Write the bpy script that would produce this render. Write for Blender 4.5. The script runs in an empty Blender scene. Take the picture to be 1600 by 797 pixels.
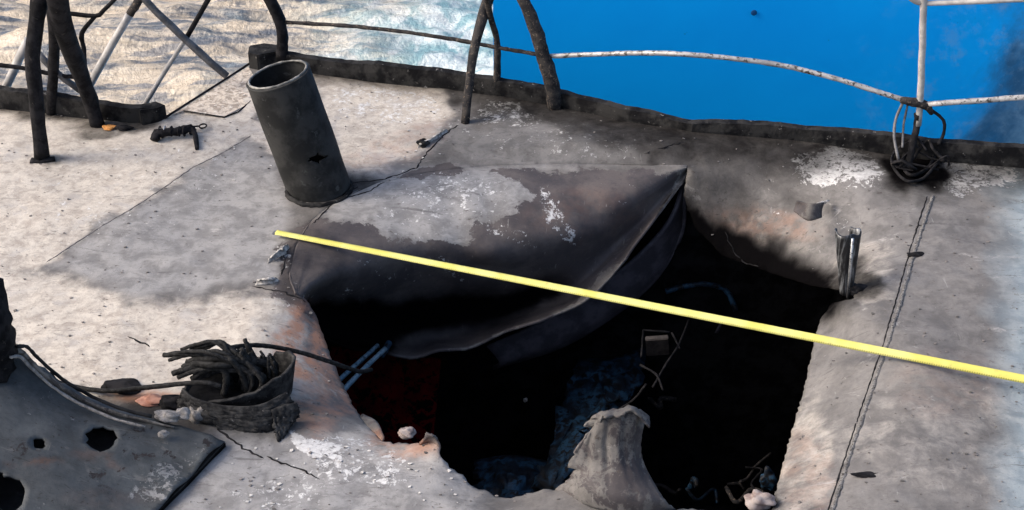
import bpy, bmesh, math, random
import numpy as np
from mathutils import Vector, geometry
R = math.radians
random.seed(4); rng = np.random.default_rng(4)
S = bpy.context.scene; COL = S.collection

# ---------------------------------------------------------------- camera, light, exposure
PITCH, HFOV, CAMH = 33.0, 40.0, 3.8
FPX = 800 / math.tan(R(HFOV / 2))
cam = bpy.data.cameras.new('camera'); cam.sensor_width = 36
cam.lens = 18 / math.tan(R(HFOV / 2)); cam.clip_end = 6000; cam.clip_start = 0.05
co = bpy.data.objects.new('camera', cam); COL.objects.link(co)
co.location = (0, 0, CAMH); co.rotation_euler = (R(90 - PITCH), 0, 0); S.camera = co

SUN_EL, SUN_AZ = 38.0, -96.0          # azimuth measured from +Y towards +X
w = bpy.data.worlds.new('World'); S.world = w; w.use_nodes = True
wn = w.node_tree; bg = wn.nodes['Background']; bg.inputs[1].default_value = 0.15
sky = wn.nodes.new('ShaderNodeTexSky'); sky.sky_type = 'NISHITA'; sky.sun_disc = False
sky.sun_elevation = R(SUN_EL); sky.sun_rotation = R(SUN_AZ); sky.dust_density = 4.0; sky.ozone_density = 0.6; sky.air_density = 0.8
wn.links.new(sky.outputs[0], bg.inputs[0])
sl = bpy.data.lights.new('sun', 'SUN'); sl.energy = 1.4; sl.angle = R(24); sl.color = (1, .93, .84)
so = bpy.data.objects.new('sun', sl); COL.objects.link(so)
sd = Vector((math.sin(R(SUN_AZ)) * math.cos(R(SUN_EL)), math.cos(R(SUN_AZ)) * math.cos(R(SUN_EL)), math.sin(R(SUN_EL))))
so.rotation_euler = sd.to_track_quat('Z', 'Y').to_euler()
S.view_settings.view_transform = 'Standard'; S.view_settings.look = 'None'
S.view_settings.exposure = 0.75; S.view_settings.gamma = 1; S.view_settings.use_curve_mapping = False
S.render.engine = 'CYCLES'; S.cycles.max_bounces = 6; S.cycles.use_denoising = True

# ---------------------------------------------------------------- where a picture point lies in the place
cp, sp = math.cos(R(PITCH)), math.sin(R(PITCH))
def P(px, py, z=0.0):
    a = (px - 800) / FPX; b = -(py - 398.5) / FPX
    d = (a, cp + b * sp, -sp + b * cp)
    t = (z - CAMH) / d[2]
    return Vector((d[0] * t, d[1] * t, z))
def proj(co3):
    x, y, z = co3[:, 0], co3[:, 1], co3[:, 2] - CAMH
    dep = y * cp - z * sp; up = y * sp + z * cp
    return 800 + FPX * x / dep, 398.5 - FPX * up / dep
def D(px, py, Y):                       # the point at distance Y (metres ahead) seen there
    a = (px - 800) / FPX; b = -(py - 398.5) / FPX
    t = Y / (cp + b * sp)
    return Vector((a * t, Y, CAMH + (-sp + b * cp) * t))

# ---------------------------------------------------------------- noise
_perm = rng.random((256, 256))
def vnoise(x, y):
    xi = np.floor(x).astype(int); yi = np.floor(y).astype(int); fx = x - xi; fy = y - yi
    fx = fx * fx * (3 - 2 * fx); fy = fy * fy * (3 - 2 * fy)
    g = lambda i, j: _perm[i & 255, j & 255]
    return (g(xi, yi) * (1 - fx) + g(xi + 1, yi) * fx) * (1 - fy) + (g(xi, yi + 1) * (1 - fx) + g(xi + 1, yi + 1) * fx) * fy
def fbm(x, y, o=4):
    s = 0; a = .5; t = 0
    for k in range(o):
        s = s + a * vnoise(x * 2 ** k + 17 * k, y * 2 ** k + 31 * k); t += a; a *= .5
    return s / t

# ---------------------------------------------------------------- object helpers
def link(name, me, mat=None, parent=None, smooth=True):
    o = bpy.data.objects.new(name, me); COL.objects.link(o)
    if mat is not None: me.materials.append(mat)
    if smooth:
        for p in me.polygons: p.use_smooth = True
    if parent is not None:
        o.parent = parent; o.location = -parent.location if parent.parent is None else (0, 0, 0)
    return o
def mesh_obj(name, vs, fs, mat=None, parent=None, smooth=True):
    me = bpy.data.meshes.new(name); me.from_pydata([tuple(v) for v in vs], [], fs); me.update()
    return link(name, me, mat, parent, smooth)
def empty(name, loc=(0, 0, 0)):
    o = bpy.data.objects.new(name, None); COL.objects.link(o); o.location = loc; o.empty_display_size = .1
    return o
def tag(o, label=None, cat=None, group=None, kind=None):
    if label: o['label'] = label
    if cat: o['category'] = cat
    if group: o['group'] = group
    if kind: o['kind'] = kind
    return o
def crom(pts, n):
    pts = [Vector(p) for p in pts]; out = []
    m = len(pts)
    for i in range(m - 1):
        p0 = pts[i - 1] if i else pts[0] * 2 - pts[1]; p1 = pts[i]; p2 = pts[i + 1]
        p3 = pts[i + 2] if i + 2 < m else p2 * 2 - p1
        for k in range(n):
            t = k / n
            out.append(.5 * ((2 * p1) + (p2 - p0) * t + (2 * p0 - 5 * p1 + 4 * p2 - p3) * t * t + (3 * p1 - p0 - 3 * p2 + p3) * t ** 3))
    out.append(pts[-1]); return out
def tube_geo(pts, rad, n=12, rough=0.0, flat=1.0, caps=True):
    pts = [Vector(p) for p in pts]; m = len(pts)
    if not hasattr(rad, '__len__'): rad = [rad] * m
    vs = []; fs = []; up = None
    for i in range(m):
        t = (pts[min(i + 1, m - 1)] - pts[max(i - 1, 0)]).normalized()
        if up is None:
            up = Vector((0, 0, 1)) if abs(t.z) < .9 else Vector((1, 0, 0))
        s = t.cross(up).normalized(); up = s.cross(t).normalized()
        for k in range(n):
            a = 2 * math.pi * k / n
            r = rad[i] * (1 + rough * (random.random() - .5) * 2)
            vs.append(pts[i] + (s * math.cos(a) + up * math.sin(a) * flat) * r)
    for i in range(m - 1):
        for k in range(n):
            k2 = (k + 1) % n
            fs.append((i * n + k, i * n + k2, (i + 1) * n + k2, (i + 1) * n + k))
    if caps:
        fs.append(tuple(range(n))[::-1]); fs.append(tuple((m - 1) * n + k for k in range(n)))
    return vs, fs
def tube(name, pts, rad, mat, parent=None, n=12, rough=0.0, sub=0, flat=1.0):
    if sub:
        m0 = len(pts); pp = crom(pts, sub)
        if hasattr(rad, '__len__'):
            rad = list(np.interp(np.linspace(0, m0 - 1, len(pp)), range(m0), rad))
        pts = pp
    vs, fs = tube_geo(pts, rad, n, rough, flat)
    return mesh_obj(name, vs, fs, mat, parent)
def densify(pts, step):
    out = []
    for a, b in zip(pts[:-1], pts[1:]):
        a = Vector(a); b = Vector(b); k = max(1, int((b - a).length / step))
        out += [a.lerp(b, i / k) for i in range(k)]
    out.append(Vector(pts[-1])); return out
def box_bm(bm, c, sx, sy, sz, rot=None):
    r = bmesh.ops.create_cube(bm, size=1)
    for v in r['verts']:
        p = Vector((v.co.x * sx, v.co.y * sy, v.co.z * sz))
        if rot: p = rot @ p
        v.co = p + Vector(c)
def bm_obj(name, bm, mat, parent=None, bevel=0, smooth=False):
    if bevel: bmesh.ops.bevel(bm, geom=bm.edges[:], offset=bevel, segments=2, affect='EDGES')
    me = bpy.data.meshes.new(name); bm.to_mesh(me); bm.free()
    return link(name, me, mat, parent, smooth)
def inpoly(x, y, poly):
    ins = np.zeros(x.shape, bool); n = len(poly)
    for i in range(n):
        x1, y1 = poly[i][:2]; x2, y2 = poly[(i + 1) % n][:2]
        c = ((y1 > y) != (y2 > y)); d = (y2 - y1) if y2 != y1 else 1e-12
        ins ^= c & (x < (x2 - x1) * (y - y1) / d + x1)
    return ins
def sdist(x, y, poly, closed=True):
    d = np.full(x.shape, 1e9); n = len(poly)
    for i in range(n if closed else n - 1):
        x1, y1 = poly[i][:2]; x2, y2 = poly[(i + 1) % n][:2]
        dx, dy = x2 - x1, y2 - y1; L = dx * dx + dy * dy + 1e-12
        t = np.clip(((x - x1) * dx + (y - y1) * dy) / L, 0, 1)
        d = np.minimum(d, np.hypot(x - x1 - t * dx, y - y1 - t * dy))
    return d

# ---------------------------------------------------------------- node helper
class NT:
    def __init__(s, name):
        s.m = bpy.data.materials.new(name); s.m.use_nodes = True; s.t = s.m.node_tree
        s.b = s.t.nodes['Principled BSDF']; s.geo = None
    def set(s, sock, v):
        if isinstance(v, bpy.types.NodeSocket): s.t.links.new(v, sock)
        elif v is not None:
            sock.default_value = (*v, 1) if isinstance(v, tuple) and len(v) == 3 and sock.type == 'RGBA' else v
    def pos(s, scale=None, rot=None):
        if s.geo is None: s.geo = s.t.nodes.new('ShaderNodeNewGeometry').outputs['Position']
        if scale is None: return s.geo
        m = s.t.nodes.new('ShaderNodeMapping'); s.t.links.new(s.geo, m.inputs[0]); m.inputs['Scale'].default_value = scale
        if rot: m.inputs['Rotation'].default_value = rot
        return m.outputs[0]
    def noise(s, scale, det=6, rough=.6, dist=0, vec=None):
        n = s.t.nodes.new('ShaderNodeTexNoise'); s.t.links.new(vec or s.pos(), n.inputs['Vector'])
        n.inputs['Scale'].default_value = scale; n.inputs['Detail'].default_value = det; n.inputs['Roughness'].default_value = rough
        n.inputs['Distortion'].default_value = dist; return n.outputs[0]
    def voro(s, scale, vec=None, feature='F1'):
        n = s.t.nodes.new('ShaderNodeTexVoronoi'); n.feature = feature; s.t.links.new(vec or s.pos(), n.inputs['Vector'])
        n.inputs['Scale'].default_value = scale; return n.outputs['Distance']
    def math(s, op, a, b=None, c=None):
        n = s.t.nodes.new('ShaderNodeMath'); n.operation = op; s.set(n.inputs[0], a)
        if b is not None: s.set(n.inputs[1], b)
        if c is not None: s.set(n.inputs[2], c)
        return n.outputs[0]
    def step(s, v, lo, hi, a=0.0, b=1.0):
        n = s.t.nodes.new('ShaderNodeMapRange'); n.interpolation_type = 'SMOOTHSTEP'; s.set(n.inputs[0], v)
        n.inputs[1].default_value = lo; n.inputs[2].default_value = hi; n.inputs[3].default_value = a; n.inputs[4].default_value = b
        return n.outputs[0]
    def mix(s, f, a, b, mode='MIX'):
        n = s.t.nodes.new('ShaderNodeMix'); n.data_type = 'RGBA'; n.blend_type = mode; n.clamp_factor = True
        s.set(n.inputs[0], f); s.set(n.inputs[6], a); s.set(n.inputs[7], b); return n.outputs[2]
    def attr(s, name):
        n = s.t.nodes.new('ShaderNodeAttribute'); n.attribute_name = name
        q = s.t.nodes.new('ShaderNodeSeparateColor'); s.t.links.new(n.outputs['Color'], q.inputs[0])
        return q.outputs[0], q.outputs[1], q.outputs[2], n.outputs['Alpha']
    def bump(s, h, strength=.3, dist=.01):
        n = s.t.nodes.new('ShaderNodeBump'); s.set(n.inputs['Height'], h)
        n.inputs['Strength'].default_value = strength; n.inputs['Distance'].default_value = dist
        s.t.links.new(n.outputs[0], s.b.inputs['Normal'])
    def out(s, col, rough=.7, metal=0.0, spec=.3):
        s.set(s.b.inputs['Base Color'], col); s.set(s.b.inputs['Roughness'], rough); s.set(s.b.inputs['Metallic'], metal)
        s.b.inputs['Specular IOR Level'].default_value = spec; return s.m

def simple(name, c1, c2, scale=20, rough=.75, metal=0, bump=.3, bd=.004, spots=None, spec=.3, thr=(.4, .6)):
    n = NT(name); a = n.noise(scale, 8, .65); c = n.mix(n.step(a, *thr), c1, c2)
    if spots: c = n.mix(n.step(n.noise(scale * 2.7, 6, .7, .4), spots[1], spots[1] + .06), c, spots[0])
    n.bump(n.noise(scale * 4, 6, .7), bump, bd); return n.out(c, rough, metal, spec)

# ---------------------------------------------------------------- burnt deck paint: masks stored on the mesh
def deck_material():
    n = NT('burnt_deck_paint')
    soot, cream, white, brown = n.attr('wearShadeA'); rust, blue, pale, mott = n.attr('wearB')
    big = n.noise(2.2, 8, .62); mid = n.noise(9, 9, .68, .3); fine = n.noise(40, 10, .78); grit = n.noise(190, 4, .7)
    grey = n.mix(n.step(mid, .35, .66), (.108, .101, .096), (.182, .171, .161))
    grey = n.mix(n.step(big, .42, .62, 0, .5), grey, (.235, .218, .202))
    c = n.mix(n.step(fine, .42, .66, 0, .42), grey, (.095, .091, .089))
    crm = n.mix(n.step(n.noise(14, 11, .74, .5), .36, .60), (.38, .335, .29), (.58, .53, .46))
    crm = n.mix(n.step(fine, .50, .66, 0, .6), crm, (.34, .29, .25))
    crm = n.mix(n.step(n.noise(5, 8, .7, .6), .52, .66, 0, .55), crm, (.42, .40, .385))
    cr = n.step(n.math('ADD', cream, n.math('MULTIPLY', n.math('SUBTRACT', mid, .5), .9)), .22, .78)
    c = n.mix(cr, c, crm)
    c = n.mix(pale, c, n.mix(n.step(mid, .38, .6), (.22, .215, .212), (.36, .352, .345)))
    c = n.mix(blue, c, n.mix(n.step(mid, .4, .6), (.27, .35, .40), (.36, .44, .48)))
    # bare burnt steel
    br = n.step(n.math('ADD', brown, n.math('MULTIPLY', n.math('SUBTRACT', n.math('ADD', n.math('MULTIPLY', n.noise(5, 12, .74, .9), .62), n.math('MULTIPLY', n.noise(19, 10, .75, .7), .38)), .5), 2.3)), .46, .52)
    bc = n.mix(n.step(n.noise(4, 7, .6), .4, .62), (.062, .055, .058), (.115, .100, .096))
    bc = n.mix(n.step(fine, .5, .68, 0, .6), bc, (.045, .046, .055))
    c = n.mix(br, c, bc)
    # rust and heat tint
    ru = n.math('MULTIPLY', rust, n.step(n.noise(13, 8, .65), .33, .62))
    c = n.mix(ru, c, (.50, .25, .15))
    # flakes of white paint
    wn1 = n.math('ADD', n.math('MULTIPLY', n.noise(13, 12, .78, .9), .6), n.math('MULTIPLY', n.noise(42, 8, .7, .5), .4))
    wh = n.step(n.math('ADD', white, n.math('MULTIPLY', n.math('SUBTRACT', wn1, .5), 2.3)), .62, .70)
    c = n.mix(wh, c, n.mix(n.step(fine, .4, .65), (.72, .71, .69), (.48, .47, .46)))
    mo = n.math('MULTIPLY', mott, n.step(n.noise(26, 6, .6, .4), .47, .58))
    c = n.mix(mo, c, (.30, .25, .20))
    # pitting and streaks
    pit = n.step(n.noise(34, 8, .7, 1.0, n.pos((1, 2.2, 1))), .60, .65, 0, .8)
    c = n.mix(pit, c, (.085, .07, .06))
    pit2 = n.step(n.noise(15, 11, .76, 1.4, n.pos((.7, 2.4, 1))), .59, .63, 0, .6)
    c = n.mix(pit2, c, (.12, .11, .11))
    scr = n.step(n.noise(11, 4, .6, .5, n.pos((6, .7, 1), (0, 0, .5))), .68, .71, 0, .35)
    c = n.mix(scr, c, (.42, .41, .39))
    dk = n.step(n.noise(5.5, 10, .74, 1.2, n.pos((.6, 2.6, 1), (0, 0, .25))), .60, .66, 0, .6)
    c = n.mix(dk, c, (.09, .084, .082))
    lt_ = n.step(n.noise(4.3, 10, .76, .9, n.pos((.8, 1.8, 1), (0, 0, -.4))), .60, .66, 0, .5)
    c = n.mix(n.math('MULTIPLY', lt_, n.math('SUBTRACT', 1.0, br)), c, (.46, .44, .42))
    # soot, and the flap's undercut shade painted as black
    soot_shade = n.math('ADD', soot, n.math('MULTIPLY', n.math('SUBTRACT', n.noise(7, 8, .68, .4), .5), n.math('MULTIPLY', soot, .7)))
    soot_shade = n.step(soot_shade, 0.0, .82)
    c = n.mix(soot_shade, c, (.0035, .0032, .0035))
    h = n.math('ADD', n.math('MULTIPLY', fine, 1.0), n.math('ADD', n.math('MULTIPLY', mid, 2.0), n.math('MULTIPLY', wh, .5)))
    h = n.math('SUBTRACT', h, n.math('ADD', pit, n.math('MULTIPLY', br, .5)))
    h = n.math('ADD', h, n.math('MULTIPLY', grit, .4))
    n.bump(h, .30, .007)
    mm = n.out(c, n.math('MAXIMUM', n.math('MULTIPLY_ADD', fine, .25, .5), soot_shade), 0, .3)
    n.set(n.b.inputs['Specular IOR Level'], n.math('MULTIPLY', n.math('SUBTRACT', 1.0, soot_shade), .28)); return mm

def E(x, y, cx, cy, rx, ry, rot=0, v=1., s=.6):
    c, q = math.cos(R(rot)), math.sin(R(rot)); u = ((x - cx) * c + (y - cy) * q) / rx; t = (-(x - cx) * q + (y - cy) * c) / ry
    r = np.hypot(u, t); k = np.clip((1 + s / 2 - r) / s, 0, 1); return v * k * k * (3 - 2 * k)
def PG(x, y, poly, soft, v=1.):
    d = sdist(x, y, poly); d = np.where(inpoly(x, y, poly), -d, d); k = np.clip(.5 - d / soft, 0, 1); return v * k * k * (3 - 2 * k)
def LN(x, y, line, wd, v=1.):
    d = sdist(x, y, line, False); k = np.clip(1 - d / wd, 0, 1); return v * k * k * (3 - 2 * k)
mx = lambda *a: np.maximum.reduce(a)
RIM = [(505, 108), (700, 135), (790, 146), (880, 163), (970, 188), (1080, 212), (1250, 222), (1450, 246), (1600, 262), (2200, 330)]
def paint(o, kind='deck'):
    me = o.data; n = len(me.vertices); c = np.empty(n * 3); me.vertices.foreach_get('co', c); c = c.reshape(-1, 3)
    mw = np.array(o.matrix_basis); c = c + np.array(o.location) + (np.array(o.parent.location) if o.parent else 0)
    x, y = proj(c); wx = x + (fbm(c[:, 0] * 6, c[:, 1] * 6) - .5) * 50; wy = y + (fbm(c[:, 0] * 6 + 40, c[:, 1] * 6) - .5) * 40
    x, y = wx, wy; z0 = np.zeros(n)
    soot = mx(PG(x, y, [(700, 185), (790, 160), (900, 180), (1090, 225), (1250, 240), (1250, 290), (1090, 275), (1000, 262), (760, 262), (620, 280), (660, 230)], 60, .34), PG(x, y, [(430, 400), (480, 330), (560, 285), (600, 300), (520, 350), (480, 420), (480, 470), (440, 450)], 40, .35), PG(x, y, [(1060, 285), (1090, 320), (1130, 352), (1200, 382), (1300, 428), (1322, 455), (1290, 500), (1060, 480)], 105, 1.2),
              E(x, y, 1428, 268, 62, 42, 0, .85, 1.1), LN(x, y, RIM, 46, .62), LN(x, y, [(770, 150), (880, 175), (980, 205), (1080, 230), (1200, 238), (1330, 240), (1450, 262), (1600, 270)], 78, .60), LN(x, y, [(1020, 250), (1075, 225)], 26, .6), E(x, y, 1130, 300, 60, 50, 40, .4),
              LN(x, y, [(470, 470), (515, 540), (560, 640), (600, 690)], 16, .3), E(x, y, 540, 300, 60, 28, -15, .55),
              E(x, y, 475, 420, 60, 50, -40, .42), E(x, y, 380, 640, 110, 50, 5, .42), LN(x, y, [(0, 172), (110, 182), (240, 194)], 20, .6), E(x,y,200,650,150,25,12,.5),
              LN(x, y, [(1230, 300), (1290, 330)], 26, .3), LN(x, y, [(690, 770), (770, 790), (870, 770)], 22, .25), E(x, y, 1160, 780, 60, 14, 0, .8),
              E(x, y, 85, 250, 26, 12, 0, .45), E(x, y, 160, 200, 40, 12, 0, .5), E(x, y, 730, 190, 26, 12, 0, .3), E(x, y, 640, 215, 40, 14, -20, .2),
              E(x, y, 1340, 440, 40, 34, 0, .6), E(x, y, 940, 190, 160, 34, 12, .22), E(x, y, 60, 700, 330, 110, 20, .3 if kind == 'casing' else 0))
    cream = mx(PG(x, y, [(-400, 100), (0, 165), (260, 180), (400, 110), (430, 240), (390, 215), (60, 412), (-400, 500)], 34, 1.),
               PG(x, y, [(-400, 400), (60, 420), (200, 470), (430, 462), (478, 520), (500, 620), (300, 620), (-400, 700)], 60, .92),
               PG(x, y, [(470, 100), (700, 142), (720, 190), (650, 235), (560, 285), (520, 250)], 40, .85),
               E(x, y, 600, 705, 120, 30, 8, .55), E(x, y, 1262, 720, 50, 100, 12, .45), E(x, y, 1195, 360, 90, 26, 18, .3), E(x, y, 1480, 690, 200, 90, 0, .30), E(x, y, 1350, 430, 60, 60, 0, .4))
    pale = mx(PG(x, y, [(380, 222), (75, 415), (200, 462), (420, 440), (455, 330), (430, 250)], 26, .75),
              PG(x, y, [(330, 660), (690, 690), (760, 797), (900, 900), (200, 900), (330, 700)], 50, .8),
              E(x, y, 800, 225, 170, 30, 4, .5), PG(x, y, [(500, 310), (600, 262), (700, 262), (830, 262), (900, 330), (860, 345), (800, 320), (735, 345), (705, 390), (640, 380), (575, 352), (520, 345)], 30, .80), E(x, y, 590, 340, 90, 40, -20, .3), E(x, y, 1400, 350, 150, 130, 0, .2),
              E(x, y, 1450, 620, 260, 260, 0, .15))
    white = mx(E(x, y, 470, 690, 34, 14, 40, .85, .8), E(x, y, 560, 705, 110, 26, 8, .62, .9), E(x, y, 1310, 262, 82, 42, 12, .74, 1.), E(x, y, 1525, 276, 105, 34, 0, .70, 1.), E(x, y, 800, 180, 60, 22, 10, .6), E(x, y, 700, 210, 26, 8, 0, .6),
               PG(x, y, [(600, 300), (700, 258), (770, 262), (800, 300), (770, 320), (700, 370), (620, 345)], 60, .56), E(x, y, 870, 330, 60, 20, 50, .64), E(x, y, 690, 420, 40, 12, 35, .56), E(x, y, 545, 455, 30, 20, 60, .5), E(x, y, 800, 365, 60, 26, 20, .52), E(x, y, 960, 300, 60, 30, 0, .42), E(x, y, 600, 420, 60, 16, 20, .47),
               E(x, y, 560, 730, 90, 40, 10, .62), E(x, y, 440, 760, 110, 50, 0, .52), E(x, y, 490, 690, 40, 12, 20, .7), E(x, y, 250, 750, 50, 34, -20, .62),
               E(x, y, 440, 400, 30, 24, -50, .55), E(x, y, 600, 165, 130, 40, 6, .60, 1.), E(x, y, 200, 300, 200, 90, -20, .46), E(x, y, 860, 215, 200, 30, 8, .50), E(x, y, 690, 320, 130, 60, -10, .50), E(x,y,450,470,60,40,0,.5), E(x, y, 1325, 352, 40, 8, 0, .5), E(x, y, 1230, 330, 40, 12, 0, .5), E(x, y, 1180, 250, 120, 40, 0, .34))
    brown = mx(PG(x, y, [(415, 460), (430, 390), (470, 350), (540, 345), (500, 430), (485, 480)], 40, .9), PG(x, y, [(600, 285), (690, 255), (745, 270), (690, 285)], 14, .8), PG(x, y, [(440, 400), (510, 350), (575, 350), (640, 378), (710, 388), (735, 345), (790, 335), (830, 300), (760, 266), (800, 262), (1074, 262), (1000, 380), (940, 440), (850, 500), (700, 560), (590, 560), (470, 470)], 55, .92),
               PG(x, y, [(470, 390), (1000, 370), (860, 500), (600, 570), (470, 480)], 30, 1.))
    rust = mx(E(x, y, 478, 535, 50, 60, 20, .9), E(x,y,510,620,40,60,30,.5), E(x, y, 640, 690, 60, 20, 0, .5), E(x, y, 1265, 745, 40, 70, 0, .15), E(x, y, 1195, 350, 80, 25, 10, .25), E(x, y, 230, 625, 60, 14, 0, .9),
              E(x, y, 620, 230, 90, 24, -20, .2), E(x, y, 1480, 600, 80, 50, 0, .08), E(x, y, 920, 330, 90, 40, 0, .07))
    mott_ = E(x, y, 386, 746, 34, 16, -8, 1., .12)
    white = np.where(mott_ > .5, 0, white)
    blue = np.clip((x - 1535) / 110, 0, .6) * np.clip((y - 230) / 60, 0, 1)
    mott = PG(x, y, [(285, 172), (350, 184), (460, 150), (385, 108)], 10, .0)
    if kind == 'petal': brown = np.full(n, .50); pale = np.full(n, .0); soot = np.full(n, .20); cream = z0; white = z0
    if kind == 'flap': cream = z0; soot = mx(PG(x, y, [(480, 470), (560, 462), (700, 465), (880, 430), (900, 445), (820, 485), (700, 522), (600, 528), (520, 530)], 50, 1.), PG(x, y, [(478, 470), (560, 470), (620, 520), (600, 565), (500, 560)], 30, 1.), E(x, y, 480, 420, 60, 70, 0, .3))  # flap soot, with the black shade of its undercut painted in
    if kind == 'casing':
        cream = z0; pale = z0; brown = np.full(n, .30); blue = np.full(n, .28); soot = np.full(n, .46)
        rust = mx(E(x, y, 50, 722, 40, 4, 0, .6), E(x, y, 150, 722, 40, 8, 0, .25), E(x, y, 180, 770, 80, 16, 0, .12))
        white = mx(white, E(x, y, 110, 650, 130, 40, 15, .42), E(x, y, 300, 720, 50, 40, -40, .5), E(x, y, 90, 790, 60, 20, 0, .5))
    if kind == 'rim': cream = cream * .4
    for nm, ch in (('wearShadeA', (soot, cream, white, brown)), ('wearB', (rust, blue, pale, mott))):
        a = me.attributes.new(nm, 'FLOAT_COLOR', 'POINT')
        a.data.foreach_set('color', np.stack([np.broadcast_to(q, n) for q in ch], 1).astype(np.float32).ravel())

MDECK = deck_material()
M = dict(
    char=simple('charred_steel', (.008, .008, .009), (.022, .021, .023), 18, .85, 0, .5, .006, ((.06, .052, .045), .62), .1),
    pipe=simple('sooty_pipe_steel', (.017, .0175, .0175), (.040, .040, .039), 7, .7, 0, .4, .004, ((.06, .062, .06), .60), .14),
    coaming=simple('sooty_coaming', (.008, .008, .009), (.035, .034, .033), 9, .8, 0, .6, .01, ((.22, .21, .20), .63)),
    rail=simple('scorched_white_rail', (.30, .295, .29), (.48, .47, .46), 14, .5, .2, .3, .003, ((.06, .055, .05), .53), .5),
    palerail=simple('pale_rail_paint', (.32, .31, .30), (.46, .44, .42), 14, .5, .0, .2, .003, ((.25, .22, .2), .62), .4),
    greybar=simple('grey_bar', (.09, .09, .095), (.16, .16, .165), 16, .6, .2, .3, .003, ((.07, .06, .06), .6)),
    rustbar=simple('rusty_black_bar', (.018, .018, .02), (.05, .045, .042), 22, .8, .0, .5, .005, ((.17, .13, .10), .57)),
    cable=simple('burnt_cable', (.008, .008, .008), (.028, .028, .028), 60, .7, 0, .7, .004, ((.14, .13, .12), .62)),
    collar=simple('collar_steel', (.015, .015, .016), (.05, .049, .048), 22, .75, .0, .5, .005, ((.2, .19, .18), .62)),
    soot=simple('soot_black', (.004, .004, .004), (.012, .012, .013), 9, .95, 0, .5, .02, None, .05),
    red=simple('red_bulkhead_paint', (.24, .008, .010), (.12, .006, .008), 5, .8, 0, .3, .01, ((.006, .003, .003), .50), .1),
    bluegrime=simple('blue_grimed_steel', (.005, .010, .018), (.018, .06, .11), 8, .6, 0, .5, .01, ((.004, .004, .005), .5), .3),
    inner=simple('scorched_girder', (.06, .055, .065), (.11, .10, .115), 7, .7, 0, .5, .01, None, .2),
    bright=simple('scraped_steel', (.22, .22, .23), (.50, .51, .52), 25, .35, .6, .4, .003, ((.03, .03, .03), .55), .5),
    ash=simple('ash_lump', (.20, .19, .18), (.38, .35, .32), 30, .9, 0, .7, .01, ((.1, .09, .09), .58)),
    flake=simple('loose_paint', (.10, .095, .09), (.22, .20, .19), 30, .8, 0, .5, .004),
    orange=simple('orange_scrap', (.60, .28, .08), (.45, .2, .06), 30, .7),
)
# speckled outboard plate
_n = NT('speckled_plate'); _c = _n.mix(_n.step(_n.noise(26, 6, .62, .5), .42, .6), (.62, .54, .45), (.30, .25, .205))
_c = _n.mix(_n.step(_n.noise(60, 4), .58, .66), _c, (.75, .7, .63)); _n.bump(_n.noise(30, 6), .6, .01); M['speckle'] = _n.out(_c, .8)

# ================================================================ SETTING: sea
def make_sea():
    n = NT('sea_water')
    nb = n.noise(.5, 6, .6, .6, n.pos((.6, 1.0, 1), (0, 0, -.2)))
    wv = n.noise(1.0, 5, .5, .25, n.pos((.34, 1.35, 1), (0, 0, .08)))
    c = n.mix(n.step(wv, .40, .52), (.085, .10, .12), (.46, .39, .30))  # cream sky reflection and slate troughs painted into the water colour
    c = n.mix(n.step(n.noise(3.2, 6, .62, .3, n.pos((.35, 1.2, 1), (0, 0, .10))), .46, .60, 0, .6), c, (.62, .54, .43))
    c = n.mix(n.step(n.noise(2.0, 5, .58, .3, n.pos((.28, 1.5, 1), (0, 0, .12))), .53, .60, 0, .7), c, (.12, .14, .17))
    # turquoise wash of broken water beside the blue side
    px = n.t.nodes.new('ShaderNodeSeparateXYZ'); n.t.links.new(n.pos(), px.inputs[0])
    k = n.step(n.math('ADD', px.outputs[0], n.math('MULTIPLY', n.math('SUBTRACT', nb, .5), 14)), -9, -1)
    fc = n.mix(n.step(n.noise(.9, 8, .62, .8), .42, .60), (.20, .36, .41), (.58, .66, .68))
    c = n.mix(k, c, fc)
    n.bump(n.math('ADD', wv, n.math('MULTIPLY', n.noise(5, 5), .3)), .9, .35)
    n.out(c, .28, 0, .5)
    # mesh waves near, flat skirt to the horizon
    xs = np.concatenate([np.linspace(-1500, -45, 12), np.linspace(-44, 50, 380), np.linspace(52, 1500, 12)])
    ys = np.concatenate([np.linspace(-400, 8, 6), np.linspace(9, 80, 460), np.linspace(82, 2600, 24)])
    X, Y = np.meshgrid(xs, ys)
    Z = (fbm(X * .30 + .10 * Y, Y * .85 + .1 * X, 4) - .5) * 1.5 + (fbm(X * .9 + .2 * Y, Y * 2.2, 3) - .5) * .35
    Z = Z * np.clip((60 - np.abs(X)) / 16, 0, 1) * np.clip((90 - Y) / 20, 0, 1) * np.clip((Y - 5) / 6, 0, 1) - 14
    vs = np.stack([X.ravel(), Y.ravel(), Z.ravel()], 1); W = len(xs)
    fs = [(j * W + i, j * W + i + 1, (j + 1) * W + i + 1, (j + 1) * W + i) for j in range(len(ys) - 1) for i in range(W - 1)]
    tag(mesh_obj('sea', vs, fs, n.m), 'rippled sea with pale cream sky glow painted into its colour below the deck edge', 'sea', kind='structure')
make_sea()

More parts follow.
